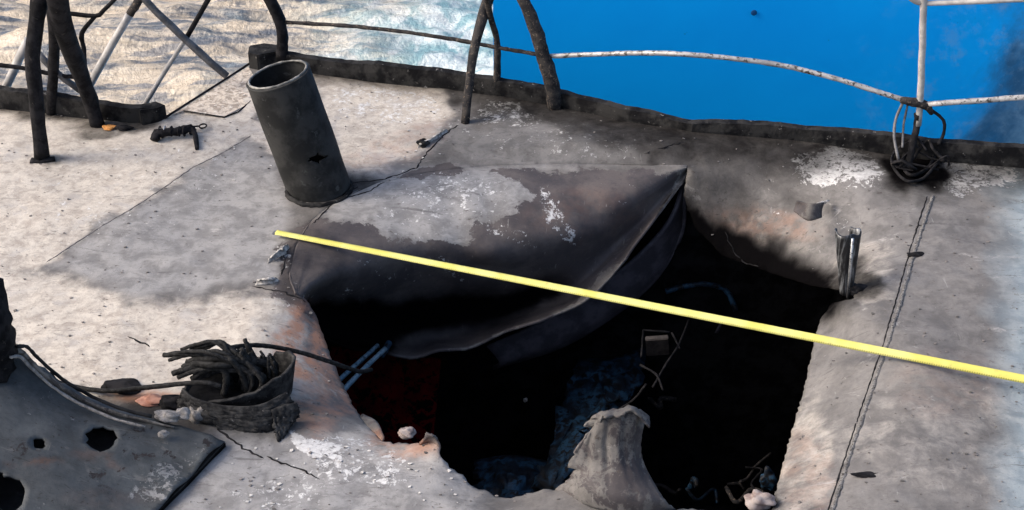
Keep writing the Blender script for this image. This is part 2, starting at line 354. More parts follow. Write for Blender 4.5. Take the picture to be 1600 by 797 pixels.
# ================================================================ SETTING: deck
# rim of the hole: picture x, y, height, width of the bend
HOLE = [(478, 468, -.02, .08), (497, 500, -.10, .16), (512, 545, -.16, .20), (532, 592, -.18, .22), (552, 635, -.18, .22), (575, 664, -.14, .18), (598, 690, -.09, .14),
        (640, 694, -.05, .12), (664, 692, -.02, .08), (681, 684, .02, .06), (686, 706, 0, .06), (702, 731, -.03, .10), (728, 748, -.05, .12), (748, 765, -.05, .12), (790, 778, -.06, .12), (832, 770, -.05, .12),
        (858, 764, -.04, .1), (884, 764, -.01, .08), (925, 790, .0, .1), (985, 800, .0, .1), (1046, 795, -.02, .1), (1090, 797, -.05, .14), (1150, 800, -.06, .14), (1205, 797, -.08, .16),
        (1214, 760, -.16, .20), (1226, 712, -.2, .22), (1243, 655, -.22, .24), (1258, 600, -.22, .24), (1270, 545, -.22, .24), (1281, 500, -.18, .22), (1300, 474, -.10, .16), (1335, 466, -.03, .08),
        (1334, 450, -.04, .1), (1312, 452, -.16, .22), (1265, 446, -.34, .34), (1200, 425, -.42, .40), (1130, 400, -.42, .38), (1085, 355, -.30, .30), (1068, 305, -.14, .20), (1074, 262, -.01, .10),
        (1000, 258, 0, .05), (930, 256, 0, .05), (845, 256, 0, .05), (760, 259, 0, .05), (675, 268, 0, .05), (590, 286, 0, .05), (530, 312, 0, .05), (487, 345, 0, .05), (462, 385, 0, .05), (453, 425, 0, .05), (462, 455, -.01, .05)]
NJ = len(HOLE) - 13
hole3 = [P(a, b, z) for a, b, z, w_ in HOLE]
# ragged: subdivide with small jitter
hp = []; hz = []; hw = []
for i in range(len(HOLE)):
    a, b = hole3[i], hole3[(i + 1) % len(HOLE)]; L = (b - a).length; k = max(2, int(L / .02))
    hinge = i >= NJ + 1
    for j in range(k):
        t = j / k; p = a.lerp(b, t); nrm = Vector((b.y - a.y, a.x - b.x, 0)).normalized()
        am = 0 if (hinge or j == 0) else (.010 if 6 <= i <= 20 else .004)
        p = p + nrm * (random.random() - .5) * 2 * am
        hp.append((p.x, p.y)); hz.append(HOLE[i][2] * (1 - t) + HOLE[(i + 1) % len(HOLE)][2] * t); hw.append(HOLE[i][3] * (1 - t) + HOLE[(i + 1) % len(HOLE)][3] * t)
hpa = np.array(hp); hza = np.array(hz); hwa = np.array(hw)
EDGE = [(-900, 40), (-300, 125), (0, 168), (100, 178), (200, 188), (245, 188), (262, 180), (385, 108), (400, 102), (505, 115), (700, 140), (790, 152), (880, 168), (970, 192), (1080, 215), (1250, 222), (1450, 247), (1600, 262), (2500, 365)]
edge_w = [P(a, b) for a, b in EDGE]
outer = [(p.x, p.y) for p in edge_w] + [(7.5, 1.6), (-7.5, 1.6)]
def hdeck(x, y):
    x = np.atleast_1d(np.asarray(x, float)); y = np.atleast_1d(np.asarray(y, float)); out = np.zeros(x.shape)
    sel = (x > -1.9) & (x < 2.6) & (y > 3.2) & (y < 7.8)
    xs, ys = x[sel], y[sel]; res = np.zeros(xs.shape)
    for s in range(0, len(xs), 4000):
        d = np.hypot(xs[s:s + 4000, None] - hpa[None, :, 0], ys[s:s + 4000, None] - hpa[None, :, 1]) + 1e-4
        wt = 1 / d ** 4; wt /= wt.sum(1, keepdims=True); dm = d.min(1)
        zb = (wt * hza).sum(1); ww = (wt * hwa).sum(1); q = dm / ww
        res[s:s + 4000] = zb * np.exp(-q - .35 * q * q)
        res[s:s+4000] += .02 * np.exp(-((q - 2.2) / 1.) ** 2) * np.clip(-zb * 6, 0, 1)
    out[sel] = res
    dh = np.full(x.shape, 9.); dh[sel] = np.minimum(9, sdist(xs, ys, hp))
    k = np.clip(dh / .12, 0, 1)
    out += k * ((fbm(x * 1.3 + 5, y * 1.3) - .5) * .05 + (fbm(x * 5, y * 5 + 9) - .5) * .016)
    # swelling around the far rim of the blast
    c = P(960, 235); out += k * .05 * np.exp(-(((x - c.x) / 1.0) ** 2 + ((y - c.y) / .3) ** 2))
    c = P(1400, 560); out += k * .03 * np.exp(-(((x - c.x) / .25) ** 2 + ((y - c.y) / 1.0) ** 2))
    return out
def Z(px, py): 
    p = P(px, py); return float(hdeck(p.x, p.y)[0])
def G(px, py, dz=0.0):                 # a point lying on the deck sheet
    z = 0.0
    for _ in range(4):
        p = P(px, py, z); z = float(hdeck(p.x, p.y)[0])
    p = P(px, py, z + dz); return p

def cdt_sheet(name, loops, pts, zf, mat, parent=None, thick=.012, holes=()):
    vs = []; es = []
    for lp in loops:
        b = len(vs); vs += [Vector(q[:2]) for q in lp]; es += [(b + i, b + (i + 1) % len(lp)) for i in range(len(lp))]
    vs += [Vector(q) for q in pts]
    ov, oe, of, *_ = geometry.delaunay_2d_cdt(vs, es, [], 0, 1e-6)
    A = np.array([(v.x, v.y) for v in ov]); F = np.array([f for f in of if len(f) == 3])
    c = A[F].mean(1); keep = inpoly(c[:, 0], c[:, 1], loops[0])
    for lp in loops[1:]: keep &= ~inpoly(c[:, 0], c[:, 1], lp)
    F = F[keep]; used = np.unique(F); mp = -np.ones(len(A), int); mp[used] = np.arange(len(used)); A = A[used]; F = mp[F]
    z = zf(A[:, 0], A[:, 1])
    a = A[F]; ar = (a[:, 1, 0] - a[:, 0, 0]) * (a[:, 2, 1] - a[:, 0, 1]) - (a[:, 1, 1] - a[:, 0, 1]) * (a[:, 2, 0] - a[:, 0, 0])
    F[ar < 0] = F[ar < 0][:, ::-1]
    o = mesh_obj(name, np.column_stack([A, z]), [tuple(int(q) for q in f) for f in F], mat, parent)
    if thick:
        m = o.modifiers.new('thickness', 'SOLIDIFY'); m.thickness = thick; m.offset = -1
    return o
def pixel_points(x0, x1, y0, y1, step, jit=.35):
    X, Y = np.meshgrid(np.arange(x0, x1, step), np.arange(y0, y1, step)); X = X + (rng.random(X.shape) - .5) * step * 2 * jit; Y = Y + (rng.random(Y.shape) - .5) * step * 2 * jit
    a = (X.ravel() - 800) / FPX; b = -(Y.ravel() - 398.5) / FPX; dz = -sp + b * cp; t = -CAMH / dz
    return np.stack([a * t, (cp + b * sp) * t], 1)
fine = pixel_points(-30, 1640, 80, 830, 4.5)
coarse = pixel_points(-900, 2500, 30, 1500, 26)
pin = np.abs(coarse[:, 0]) < 9; coarse = coarse[pin]
cx_, cy_ = proj(np.column_stack([coarse, np.zeros(len(coarse))])); coarse = coarse[~((cx_ > -30) & (cx_ < 1640) & (cy_ > 80) & (cy_ < 830))]
allp = np.vstack([fine, coarse])
ok = inpoly(allp[:, 0], allp[:, 1], outer) & ~inpoly(allp[:, 0], allp[:, 1], hp); allp = allp[ok]
allp = allp[(sdist(allp[:, 0], allp[:, 1], hp) > .007) & (sdist(allp[:, 0], allp[:, 1], outer) > .015)]
deck = cdt_sheet('ship_deck', [outer, hp], [tuple(map(float, q)) for q in allp], hdeck, MDECK)
tag(deck, 'burnt steel ship deck with a large ragged blast hole', 'ship deck', kind='structure'); paint(deck)

hv = [(p.x, p.y + .0, -.26) for p in edge_w] + [(p.x, p.y, -14.5) for p in edge_w]; hk_ = len(edge_w)
tag(mesh_obj('hull_side', hv, [(i, i + 1, hk_ + i + 1, hk_ + i) for i in range(hk_ - 1)], M['coaming'], None, False), 'dark hull plating below the far deck edge', 'hull', kind='structure')
# ---- patches of bent plate
def patch(name, rows, sub, mat, parent, kind, thick=.012, rough=.0, jag=0.0, smooth=True, off=0, warp=None):
    # rows of control points -> smooth sheet
    R_ = [crom(r, sub) for r in rows]; m = len(R_[0]); cols = [crom([r[i] for r in R_], sub) for i in range(m)]
    H = len(cols[0]); vs = []
    for j in range(H):
        for i in range(m):
            v = cols[i][j].copy()
            if rough: v += Vector((random.random() - .5, random.random() - .5, random.random() - .5)) * rough * min(1, j / 3)
            vs.append(v)
    if jag:
        for i in range(m):
            t = jag * (vnoise(np.array([i * .35]), np.array([3.3]))[0] - .5 + .5 * (random.random() - .5))
            d = (vs[(H - 1) * m + i] - vs[(H - 3) * m + i]); vs[(H - 1) * m + i] = vs[(H - 1) * m + i] + d.normalized() * t
    if warp:
        for j in range(H):
            for i in range(m): vs[j * m + i] = vs[j * m + i] + warp(i / (m - 1), j / (H - 1), vs[j * m + i])
    fs = [(j * m + i, j * m + i + 1, (j + 1) * m + i + 1, (j + 1) * m + i) for j in range(H - 1) for i in range(m - 1)]
    o = mesh_obj(name, vs, fs, mat, parent)
    if thick: mo = o.modifiers.new('thickness', 'SOLIDIFY'); mo.thickness = thick; mo.offset = off
    if kind: paint(o, kind)
    return o
def rowP(lst): return [P(*q) for q in lst]
R0 = rowP([(462, 458, 0), (453, 420, 0), (487, 345, 0), (590, 286, 0), (760, 259, 0), (930, 256, 0), (1073, 258, 0)])
R1 = rowP([(466, 461, -.01), (474, 430, -.012), (516, 380, -.012), (622, 330, -.015), (768, 312, -.02), (926, 306, -.05), (1073, 262, -.01)])
R2 = rowP([(470, 464, -.02), (497, 447, -.07), (560, 425, -.12), (662, 400, -.16), (785, 392, -.18), (922, 360, -.18), (1073, 265, -.03)])
R3 = rowP([(474, 468, -.04), (497, 482, -.34), (575, 492, -.55), (690, 484, -.66), (815, 462, -.62), (925, 412, -.44), (1073, 268, -.05)])
R4 = rowP([(477, 470, -.05), (508, 520, -.50), (590, 536, -.74), (700, 524, -.84), (838, 482, -.72), (940, 424, -.46), (1073, 270, -.06)])
R5 = rowP([(478, 472, -.06), (520, 535, -.52), (600, 554, -.70), (712, 545, -.74), (868, 490, -.62), (955, 430, -.42), (1073, 272, -.06)])
def dent(u, v, p):
    k = min(1, v * 5) * min(1, (1 - u) * 8) * min(1, u * 6)
    a = abs(float(vnoise(np.array([p.x * 4.2 + p.z * 3]), np.array([p.z * 5 + 2.2]))[0]) - .5); b_ = float(fbm(np.array([p.x * 9]), np.array([p.z * 9 + p.y * 4]), 3)[0]) - .5
    lip = max(0, (v - .8) / .2)
    return Vector((0, -1, .5)) * k * (.05 * a + .03 * b_ - .012) + Vector((0, -.5, 1)) * lip * .028 * math.sin(u * 31 + math.sin(u * 13) * 2) * k
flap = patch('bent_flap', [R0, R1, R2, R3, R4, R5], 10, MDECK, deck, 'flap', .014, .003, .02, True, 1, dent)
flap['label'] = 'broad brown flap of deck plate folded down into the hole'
# upright petal on the near rim
Q = [rowP([(872, 766, -.03), (925, 792, 0), (985, 802, 0), (1056, 797, -.04)]),
     rowP([(884, 748, .03), (930, 765, .08), (990, 775, .08), (1034, 778, .04)]),
     rowP([(896, 722, .10), (938, 728, .13), (978, 730, .13), (1008, 732, .08)]),
     rowP([(905, 696, .17), (940, 692, .21), (976, 694, .21), (1002, 700, .15)]),
     rowP([(918, 668, .24), (946, 660, .30), (980, 659, .31), (1005, 668, .24)]),
     rowP([(928, 652, .29), (953, 641, .34), (984, 638, .35), (1011, 648, .29)]),
     rowP([(930, 662, .32), (955, 650, .36), (985, 645, .37), (1014, 662, .30)])]
def crease(u, v, p):
    return Vector((0, -1, .3)) * (.009 * math.sin(u * 24 + v * 2.5) * v ** .5 + .005 * math.sin(u * 53 + v * 4)) * min(1, v * 3) + Vector((.004 * math.sin(v * 9), 0, .012 * math.sin(u * 11) * max(0, v - .7) / .3))
pet = patch('torn_petal', Q, 8, MDECK, deck, 'petal', .009, .003, .014, True, 0, crease)
# ragged left side of the petal
_me = pet.data; W_ = 25
for j in range(len(_me.vertices) // W_):
    for i in range(4):
        _me.vertices[j * W_ + i].co.x += (4 - i) / 4 * .05 * (((j * .052 + .3) % 1.0) - .5 + .35 * (float(vnoise(np.array([j * .7]), np.array([5.1]))[0]) - .5))
pet['label'] = 'upright torn petal of plate curling at its tip'
# small torn tongue at left of near rim and curled lips
patch('torn_tip', [rowP([(655, 694, -.02), (672, 690, 0), (688, 700, 0)]), rowP([(662, 686, .03), (674, 682, .04), (684, 688, .03)]), rowP([(668, 676, .05), (675, 680, .07), (682, 684, .05)])], 4, MDECK, deck, 'petal', .01, .004)
patch('torn_tip', [rowP([(560, 655, -.16), (580, 672, -.12), (598, 690, -.09)]), rowP([(566, 648, -.16), (588, 660, -.12), (600, 684, -.09)]), rowP([(568, 650, -.19), (586, 664, -.16), (594, 684, -.12)])], 5, MDECK, deck, 'petal', .008)
patch('torn_tip', [rowP([(1240, 330, 0), (1262, 345, 0), (1284, 340, 0)]), rowP([(1244, 318, .02), (1264, 330, .04), (1284, 328, .03)]), rowP([(1246, 314, .05), (1268, 318, .07), (1288, 316, .06)])], 4, MDECK, deck, 'petal', .006)
for q_ in ([(418, 412, 452, 388), .03], [(398, 446, 436, 440), .025], [(432, 400, 448, 396), .03], [(652, 232, 700, 206), .02], [(1290, 318, 1256, 330), .015]):
    (xa, ya, xb, yb_), hh = q_; A_, B_ = G(xa, ya), G(xb, yb_); M_ = (A_ + B_) / 2 + Vector((.01, -.012, .004)); nb_ = Vector((0, .03, 0))
    cu = patch('paint_curl', [[A_, M_, B_], [A_ + nb_ * .5 + Vector((.01, 0, hh * .8)), M_ + nb_ * .6 + Vector((0, 0, hh)), B_ + nb_ * .4 + Vector((-.01, 0, hh * .5))], [A_ + nb_ * .2 + Vector((.02, -.01, hh * 1.2)), M_ + Vector((0, -.01, hh * 1.4)), B_ + Vector((-.02, -.01, hh * .7))]], 6,
               simple('curled_paint', (.22, .21, .20), (.52, .50, .47), 40, .8) if 'curled_paint' not in bpy.data.materials else bpy.data.materials['curled_paint'], deck, None, .003, .006, .01)
# weld seams and plate edges lying on the deck
def groundline(name, pts, r, mat, dz=0, step=.02, rough=.3, wob=.004, parent=None):
    w_ = densify([G(a, b, dz) for a, b in pts], step)
    out = []
    for p in w_:
        z = float(hdeck(p.x, p.y)[0]) + dz
        out.append(Vector((p.x + (random.random() - .5) * wob, p.y + (random.random() - .5) * wob, z)))
    rr = [r * (.7 + .6 * random.random()) for _ in out]; rr[0] = rr[-1] = r * .2
    vs, fs = tube_geo(out, rr, 8, rough, .6); return mesh_obj(name, vs, fs, mat, parent)
weldm = simple('weld_bead', (.13, .125, .12), (.24, .23, .22), 40, .7, 0, .6, .005, ((.05, .045, .04), .52))
groundline('weld_seam', [(1458, 305), (1430, 390), (1408, 470), (1385, 545), (1352, 640), (1325, 722), (1300, 800), (1270, 890)], .009, weldm, .001, parent=deck)
groundline('plate_edge', [(1449, 306), (1422, 390), (1400, 470), (1378, 545), (1345, 640), (1318, 722), (1293, 800)], .0035, M['char'], 0, parent=deck)
groundline('plate_edge', [(392, 212), (300, 262), (200, 330), (130, 372), (72, 410)], .0035, M['flake'], 0, parent=deck)
for pts in ([(340, 672), (380, 700), (412, 716)], [(416, 714), (460, 730), (498, 748)], [(1006, 246), (1040, 238), (1068, 222)], [(1140, 283), (1165, 300), (1196, 322)],
            [(478, 470), (440, 456), (395, 448)], [(432, 390), (446, 405), (440, 430)], [(600, 285), (575, 300), (530, 312)], [(545, 288), (600, 280), (650, 262), (690, 215), (715, 195)], [(488, 350), (520, 318), (560, 290)],
            [(1340, 745), (1372, 738)], [(1430, 355), (1452, 348)], [(200, 525), (235, 542)]):
    groundline('crack', pts, .004, M['char'], 0, .018, .5, .012, parent=deck)

# loose flakes and grit: nobody could count them
def flakes(name, N, region, size, mat, seed=1, warp=1.0):
    r = random.Random(seed); vs = []; fs = []; c = 0
    while c < N:
        x = r.uniform(*region[0:2]); y = r.uniform(*region[2:4]); q = P(x, y)
        if inpoly(np.array([q.x]), np.array([q.y]), hp)[0] or not inpoly(np.array([q.x]), np.array([q.y]), outer)[0]: continue
        if region[4] and not region[4](x, y): continue
        c += 1; z = float(hdeck(q.x, q.y)[0]); s = size * r.uniform(.4, 1.5); a0 = r.uniform(0, 6.28); m = r.choice((4, 5, 6)); el = r.uniform(.35, 1)
        b = len(vs); tx, ty = r.uniform(-.4, .4), r.uniform(-.4, .4)
        top = []
        for k in range(m):
            a = a0 + 6.28 * k / m + r.uniform(-.3, .3); rr = s * r.uniform(.6, 1.1)
            dx, dy = rr * math.cos(a), rr * el * math.sin(a); top.append((q.x + dx, q.y + dy, max(0, dx * tx + dy * ty) + z))
        vs += [(u, v, w2 + .001) for u, v, w2 in top] + [(u, v, w2 + .004) for u, v, w2 in top]
        fs.append(tuple(range(b + m, b + 2 * m)))
        for k in range(m): fs.append((b + k, b + (k + 1) % m, b + m + (k + 1) % m, b + m + k))
    return mesh_obj(name, vs, fs, mat, None, False)
lpf = simple('pale_loose_paint', (.50, .48, .45), (.72, .69, .65), 30, .8)
tag(flakes('paint_flakes', 420, (0, 1600, 110, 797, None), .007, M['flake'], 3), 'dark grit and burnt flakes scattered over the deck', 'debris', kind='stuff')
tag(flakes('pale_paint_chips', 70, (330, 720, 150, 797, lambda x, y: (y > 680) or (y < 300)), .008, lpf, 5), 'pale paint chips lying on the scorched deck', 'debris', kind='stuff')

# ================================================================ space under the deck
def below():
    e = empty('compartment', (0.3, 5.3, -2.6)); tag(e, 'soot blackened compartment seen through the hole in the deck', 'compartment', kind='structure')
    def quad(name, a, b, c, d, mat, div=1):
        return mesh_obj(name, [a, b, c, d], [(0, 1, 2, 3)], mat, e, False)
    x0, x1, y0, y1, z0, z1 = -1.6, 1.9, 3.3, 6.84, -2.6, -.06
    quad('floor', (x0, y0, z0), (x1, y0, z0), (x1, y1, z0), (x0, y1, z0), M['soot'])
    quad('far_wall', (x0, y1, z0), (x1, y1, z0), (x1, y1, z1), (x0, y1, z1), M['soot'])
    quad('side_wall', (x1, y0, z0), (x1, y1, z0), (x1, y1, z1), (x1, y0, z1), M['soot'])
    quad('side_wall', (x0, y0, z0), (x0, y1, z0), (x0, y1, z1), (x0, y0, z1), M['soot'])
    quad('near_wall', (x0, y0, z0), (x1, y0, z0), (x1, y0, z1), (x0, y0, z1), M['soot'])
    # sooty underside so that the deck sheet reads black from below
    u = outer; 
below()
# red bulkhead panel
a, b, c_, d = P(520, 540, -1.3), P(690, 560, -1.25), P(672, 740, -2.0), P(500, 740, -2.0)
bm = bmesh.new(); vv = [bm.verts.new(v) for v in (a, b, c_, d)]; bm.faces.new(vv)
bmesh.ops.subdivide_edges(bm, edges=bm.edges[:], cuts=6, use_grid_fill=True)
rp = bm_obj('red_bulkhead', bm, M['red']); mo = rp.modifiers.new('thickness', 'SOLIDIFY'); mo.thickness = .03
tag(rp, 'dark red painted bulkhead panel inside the left of the hole', 'bulkhead')
# inner girder under the flap
rows = [rowP([(1071, 272, -.12), (1048, 340, -.30), (1000, 395, -.50), (930, 450, -.68), (850, 500, -.85), (760, 540, -1.0)]),
        rowP([(1072, 285, -.16), (1068, 345, -.42), (1030, 410, -.62), (960, 475, -.82), (885, 525, -.98), (780, 566, -1.1)]),
        rowP([(1070, 300, -.18), (1064, 370, -.50), (1022, 440, -.76), (950, 500, -.95), (870, 545, -1.1), (770, 575, -1.2)])]
g = patch('curved_girder', rows, 8, M['inner'], None, None, .02)
tag(g, 'dark curved girder flange following the underside of the flap', 'girder')
# slanting blue-grey wreckage
rows = [rowP([(905, 560, -1.3), (960, 560, -1.3), (1010, 540, -1.3)]), rowP([(880, 620, -1.35), (950, 610, -1.25), (1000, 600, -1.3)]),
        rowP([(860, 700, -1.3), (905, 690, -1.2), (950, 670, -1.3)]), rowP([(835, 760, -1.3), (870, 770, -1.2), (905, 745, -1.3)])]
g = patch('crumpled_sheet', rows, 7, M['bluegrime'], None, None, .01, .05)
tag(g, 'crumpled blue grey sheet slanting down in the hole behind the petal', 'steel sheet')
rows = [rowP([(740, 720, -1.5), (800, 712, -1.45), (860, 722, -1.5)]), rowP([(745, 760, -1.4), (800, 750, -1.3), (865, 760, -1.4)]), rowP([(740, 800, -1.4), (800, 800, -1.3), (870, 800, -1.4)])]
g = patch('crumpled_sheet', rows, 7, M['bluegrime'], None, None, .01, .05)
tag(g, 'dim crumpled sheet low in the hole below the near rim', 'steel sheet')
# blue pipe pair at left of the hole
e = empty('bent_conduit', P(590, 560, -.55)); tag(e, 'pale blue conduit pair sloping out under the flap at the left rim', 'conduit')
cb = simple('blue_conduit', (.10, .19, .26), (.20, .30, .36), 20, .5, .2, .3, .003, ((.02, .03, .04), .55))
tube('conduit_pipe', [P(602, 545, -.55), P(575, 570, -.5), P(540, 606, -.42), P(525, 625, -.4)], .013, cb, e, 10, .08, 4)
tube('conduit_pipe', [P(590, 540, -.58), P(562, 565, -.53), P(530, 594, -.45), P(518, 608, -.42)], .012, cb, e, 10, .08, 4)
tube('conduit_clamp', [P(608, 536, -.56), P(596, 556, -.56)], .018, M['bluegrime'], e, 8)
# square bracket with wire tangle
e = empty('junction_box', P(1030, 560, -.8)); tag(e, 'small scorched square box with tangled bars hanging in the dark hole', 'junction box')
bm = bmesh.new(); ctr = P(1027, 540, -.8); 
from mathutils import Matrix
box_bm(bm, ctr, .125, .03, .15, Matrix.Rotation(.3, 3, 'X') @ Matrix.Rotation(-.12, 3, 'Y'))
bm_obj('box_body', bm, simple('box_metal', (.035, .03, .028), (.07, .06, .055), 20, .6, .2), e, .004)
for pts in ([(1005, 516, -.78), (1046, 519, -.78)], [(1005, 516, -.78), (1002, 558, -.8)], [(1076, 500, -.8), (1060, 540, -.8), (1040, 570, -.8), (1020, 605, -.82)], [(1000, 570, -.8), (1025, 585, -.8), (1036, 610, -.82)], [(1062, 545, -.8), (1050, 520, -.78)], [(1010, 600, -.8), (990, 625, -.9), (965, 640, -1.)]):
    tube('bent_bar', [P(*q) for q in pts], .006, M['char'], e, 6, .3, 3)
e = empty('bent_beam', P(1120, 450, -1.0)); tag(e, 'dim bent beam crossing the black hole under the far right rim', 'beam')
tube('beam_web', [P(1030, 440, -.9), P(1085, 428, -.85), P(1130, 436, -.9), P(1146, 468, -1.0), P(1120, 520, -1.2)], [.05, .045, .04, .04, .03], M['inner'], e, 8, .15, 6, .3)
tube('beam_flange', [P(1040, 455, -.88), P(1090, 444, -.83), P(1132, 452, -.88), P(1150, 485, -1.0)], .016, M['bluegrime'], e, 8, .2, 6)
_d = random.Random(5)
for lab, (cx0, cy0), n_b in (('tangle of dim twisted bars at the bottom right of the hole', (1120, 745), 7), ('faint broken pipes low behind the curled petal', (960, 600), 5)):
    e = empty('twisted_bars', P(cx0, cy0, -1.3)); tag(e, lab, 'bars')
    for i in range(n_b):
        p0 = Vector((cx0 + _d.uniform(-60, 60), cy0 + _d.uniform(-35, 35), -1.7)); pts = []
        for k in range(4): pts.append(P(p0.x, p0.y, p0.z)); p0 += Vector((_d.uniform(-28, 28), _d.uniform(-22, 26), _d.uniform(-.08, .04)))
        tube('bar', pts, _d.uniform(.006, .018), M[_d.choice(('bluegrime', 'char', 'rustbar'))], e, 8, .25, 5)
# lumps along the near rim
def lump(name, c, s, mat, label, cat, seed=0, group=None, parent=None):
    bm = bmesh.new(); bmesh.ops.create_icosphere(bm, subdivisions=4, radius=1); r = random.Random(seed); ph = [r.uniform(0, 6) for _ in range(6)]
    for v in bm.verts:
        k = 1 + .22 * math.sin(v.co.x * 3 + ph[0]) * math.sin(v.co.y * 3.4 + ph[1]) + .15 * math.sin(v.co.z * 6 + ph[2] + v.co.x * 4) + .28 * (float(fbm(np.array([v.co.x * 2.3 + v.co.z + seed]), np.array([v.co.y * 2.3 + v.co.z * 1.7]))[0]) - .5) + .03 * r.random()
        v.co = Vector((v.co.x * s[0] * k, v.co.y * s[1] * k, v.co.z * s[2] * k)) + c
    o = bm_obj(name, bm, mat, parent, 0, True)
    if label: tag(o, label, cat, group)
    return o
pink = simple('pinkish_lump', (.25, .19, .17), (.4, .34, .31), 20, .7)
lump('debris_lump', P(636, 676, -.10), (.035, .03, .022), pink, 'pale pink lump on the near left rim above the red bulkhead', 'debris', 2)
lump('debris_lump', P(1188, 782, -.06), (.06, .04, .035), pink, 'pinkish lump at the bottom right corner of the hole', 'debris', 5)
lump('debris_lump', P(1200, 750, -.3), (.035, .03, .06), M['bluegrime'], 'bluish scrap wedged at the right rim of the hole', 'debris', 7)
lump('debris_lump', P(821, 625, -1.3), (.012, .01, .012), M['ash'], 'tiny pale speck deep in the middle of the hole', 'debris', 9)

# ================================================================ deck edge coamings
def coaming(name, pts, label, hts, parent=None, th=.018):
    # pts: picture points along the foot; hts: height at each
    base = [P(*q) for q in pts]; m = len(base); L = [0]
    for i in range(1, m): L.append(L[-1] + (base[i] - base[i - 1]).length)
    n_ = max(2, int(L[-1] / .035)); vs = []; fs = []
    dense = []
    for k in range(n_ + 1):
        s = L[-1] * k / n_; i = min(m - 2, max(0, np.searchsorted(L, s, 'right') - 1)); t = (s - L[i]) / (L[i + 1] - L[i])
        dense.append((base[i].lerp(base[i + 1], t), hts[i] * (1 - t) + hts[i + 1] * t))
    for k, (p, h) in enumerate(dense):
        t = (dense[min(k + 1, n_)][0] - dense[max(k - 1, 0)][0]).normalized(); nn = Vector((-t.y, t.x, 0))
        wv = .010 * math.sin(k * .5) * math.sin(k * .13 + 1) ; hh = h * (1 + .05 * (random.random() - .5)) + .006 * math.sin(k * .3)
        prof = [(-.03 - wv * 0, -.25), (-.0, -.012), (-.004, hh * .5 + wv * .3), (wv, hh), (.045 + wv, hh + .004), (.045 + wv, hh - .012), (.016 + wv, hh - .014), (.016, -.25)]
        b = len(vs)
        for u, z in prof: vs.append(p + nn * u + Vector((0, 0, z)))
        if k:
            q = len(prof); a = b - q
            for j in range(q): fs.append((a + j, b + j, b + (j + 1) % q, a + (j + 1) % q))
    fs.append(tuple(range(8))); fs.append(tuple(range(len(vs) - 8, len(vs)))[::-1])
    o = mesh_obj(name, vs, fs, M['coaming'], parent, False); bm = bmesh.new(); bm.from_mesh(o.data); bmesh.ops.recalc_face_normals(bm, faces=bm.faces[:]); bm.to_mesh(o.data); bm.free()
    if label: tag(o, label, 'coaming')
    return o
for k_ in ('collar', 'cable', 'rustbar', 'greybar'): M[k_].node_tree.nodes['Principled BSDF'].inputs['Specular IOR Level'].default_value = .14
M['coaming'].node_tree.nodes['Principled BSDF'].inputs['Specular IOR Level'].default_value = .1
coaming('edge_coaming', [(400, 103), (505, 117), (700, 141), (790, 153), (880, 169), (970, 193), (1080, 216), (1250, 224), (1450, 248), (1600, 263), (2500, 366)], 'long blackened coaming along the far deck edge from the pipe to the right',
        [.10, .10, .12, .10, .10, .09, .10, .10, .11, .12, .12])
coaming('edge_coaming', [(-900, 42), (-300, 128), (0, 171), (100, 181), (200, 190), (238, 190)], 'short blackened coaming behind the legs of the burnt frame at left', [.12, .12, .13, .12, .09, .08])
# end blocks
def wedge(name, pts, h, mat, label, cat):
    b = [P(*q) for q in pts]; n_ = len(b); vs = [v + Vector((0, 0, -.05)) for v in b] + [v + Vector((0, 0, h)) for v in b]
    fs = [tuple(range(n_))[::-1], tuple(range(n_, 2 * n_))] + [(i, (i + 1) % n_, n_ + (i + 1) % n_, n_ + i) for i in range(n_)]
    o = mesh_obj(name, vs, fs, mat, None, False)
    bm = bmesh.new(); bm.from_mesh(o.data); bmesh.ops.recalc_face_normals(bm, faces=bm.faces[:]); bmesh.ops.bevel(bm, geom=bm.edges[:], offset=.006, segments=2, affect='EDGES'); bm.to_mesh(o.data); bm.free()
    return tag(o, label, cat)
wedge('coaming_end', [(222, 194), (250, 190), (262, 184), (247, 178), (215, 184)], .085, M['coaming'], 'black bracket closing the short coaming near the clamp', 'bracket')
wedge('coaming_end', [(390, 108), (405, 112), (446, 104), (448, 96), (415, 92), (392, 96)], .11, M['coaming'], 'black corner block of the coaming behind the pipe mouth', 'bracket')
# speckled outboard plate
pl = [P(262, 182, .012), P(352, 124, .012), P(388, 104, .012), P(402, 128, .012), P(392, 160, .012), P(350, 182, .012), P(288, 172, .012)]
vs = pl + [v - Vector((0, 0, .02)) for v in pl]; k = len(pl)
pb = empty('corner_plate', P(330, 160)); tag(pb, 'speckled triangular plate at the deck corner left of the pipe', 'steel plate')
mesh_obj('plate_sheet', vs, [tuple(range(k))[::-1], tuple(range(k, 2 * k))] + [(i, (i + 1) % k, k + (i + 1) % k, k + i) for i in range(k)], M['speckle'], pb, False)
tube('plate_border', [P(258, 184, .014), P(352, 124, .014), P(392, 98, .014)], .007, M['char'], pb, 8, .2)
tube('plate_border', densify([P(287, 173, .01), P(350, 183, .01), P(372, 175, .01), P(392, 158, .01)], .05), .004, M['char'], pb, 8, .4)

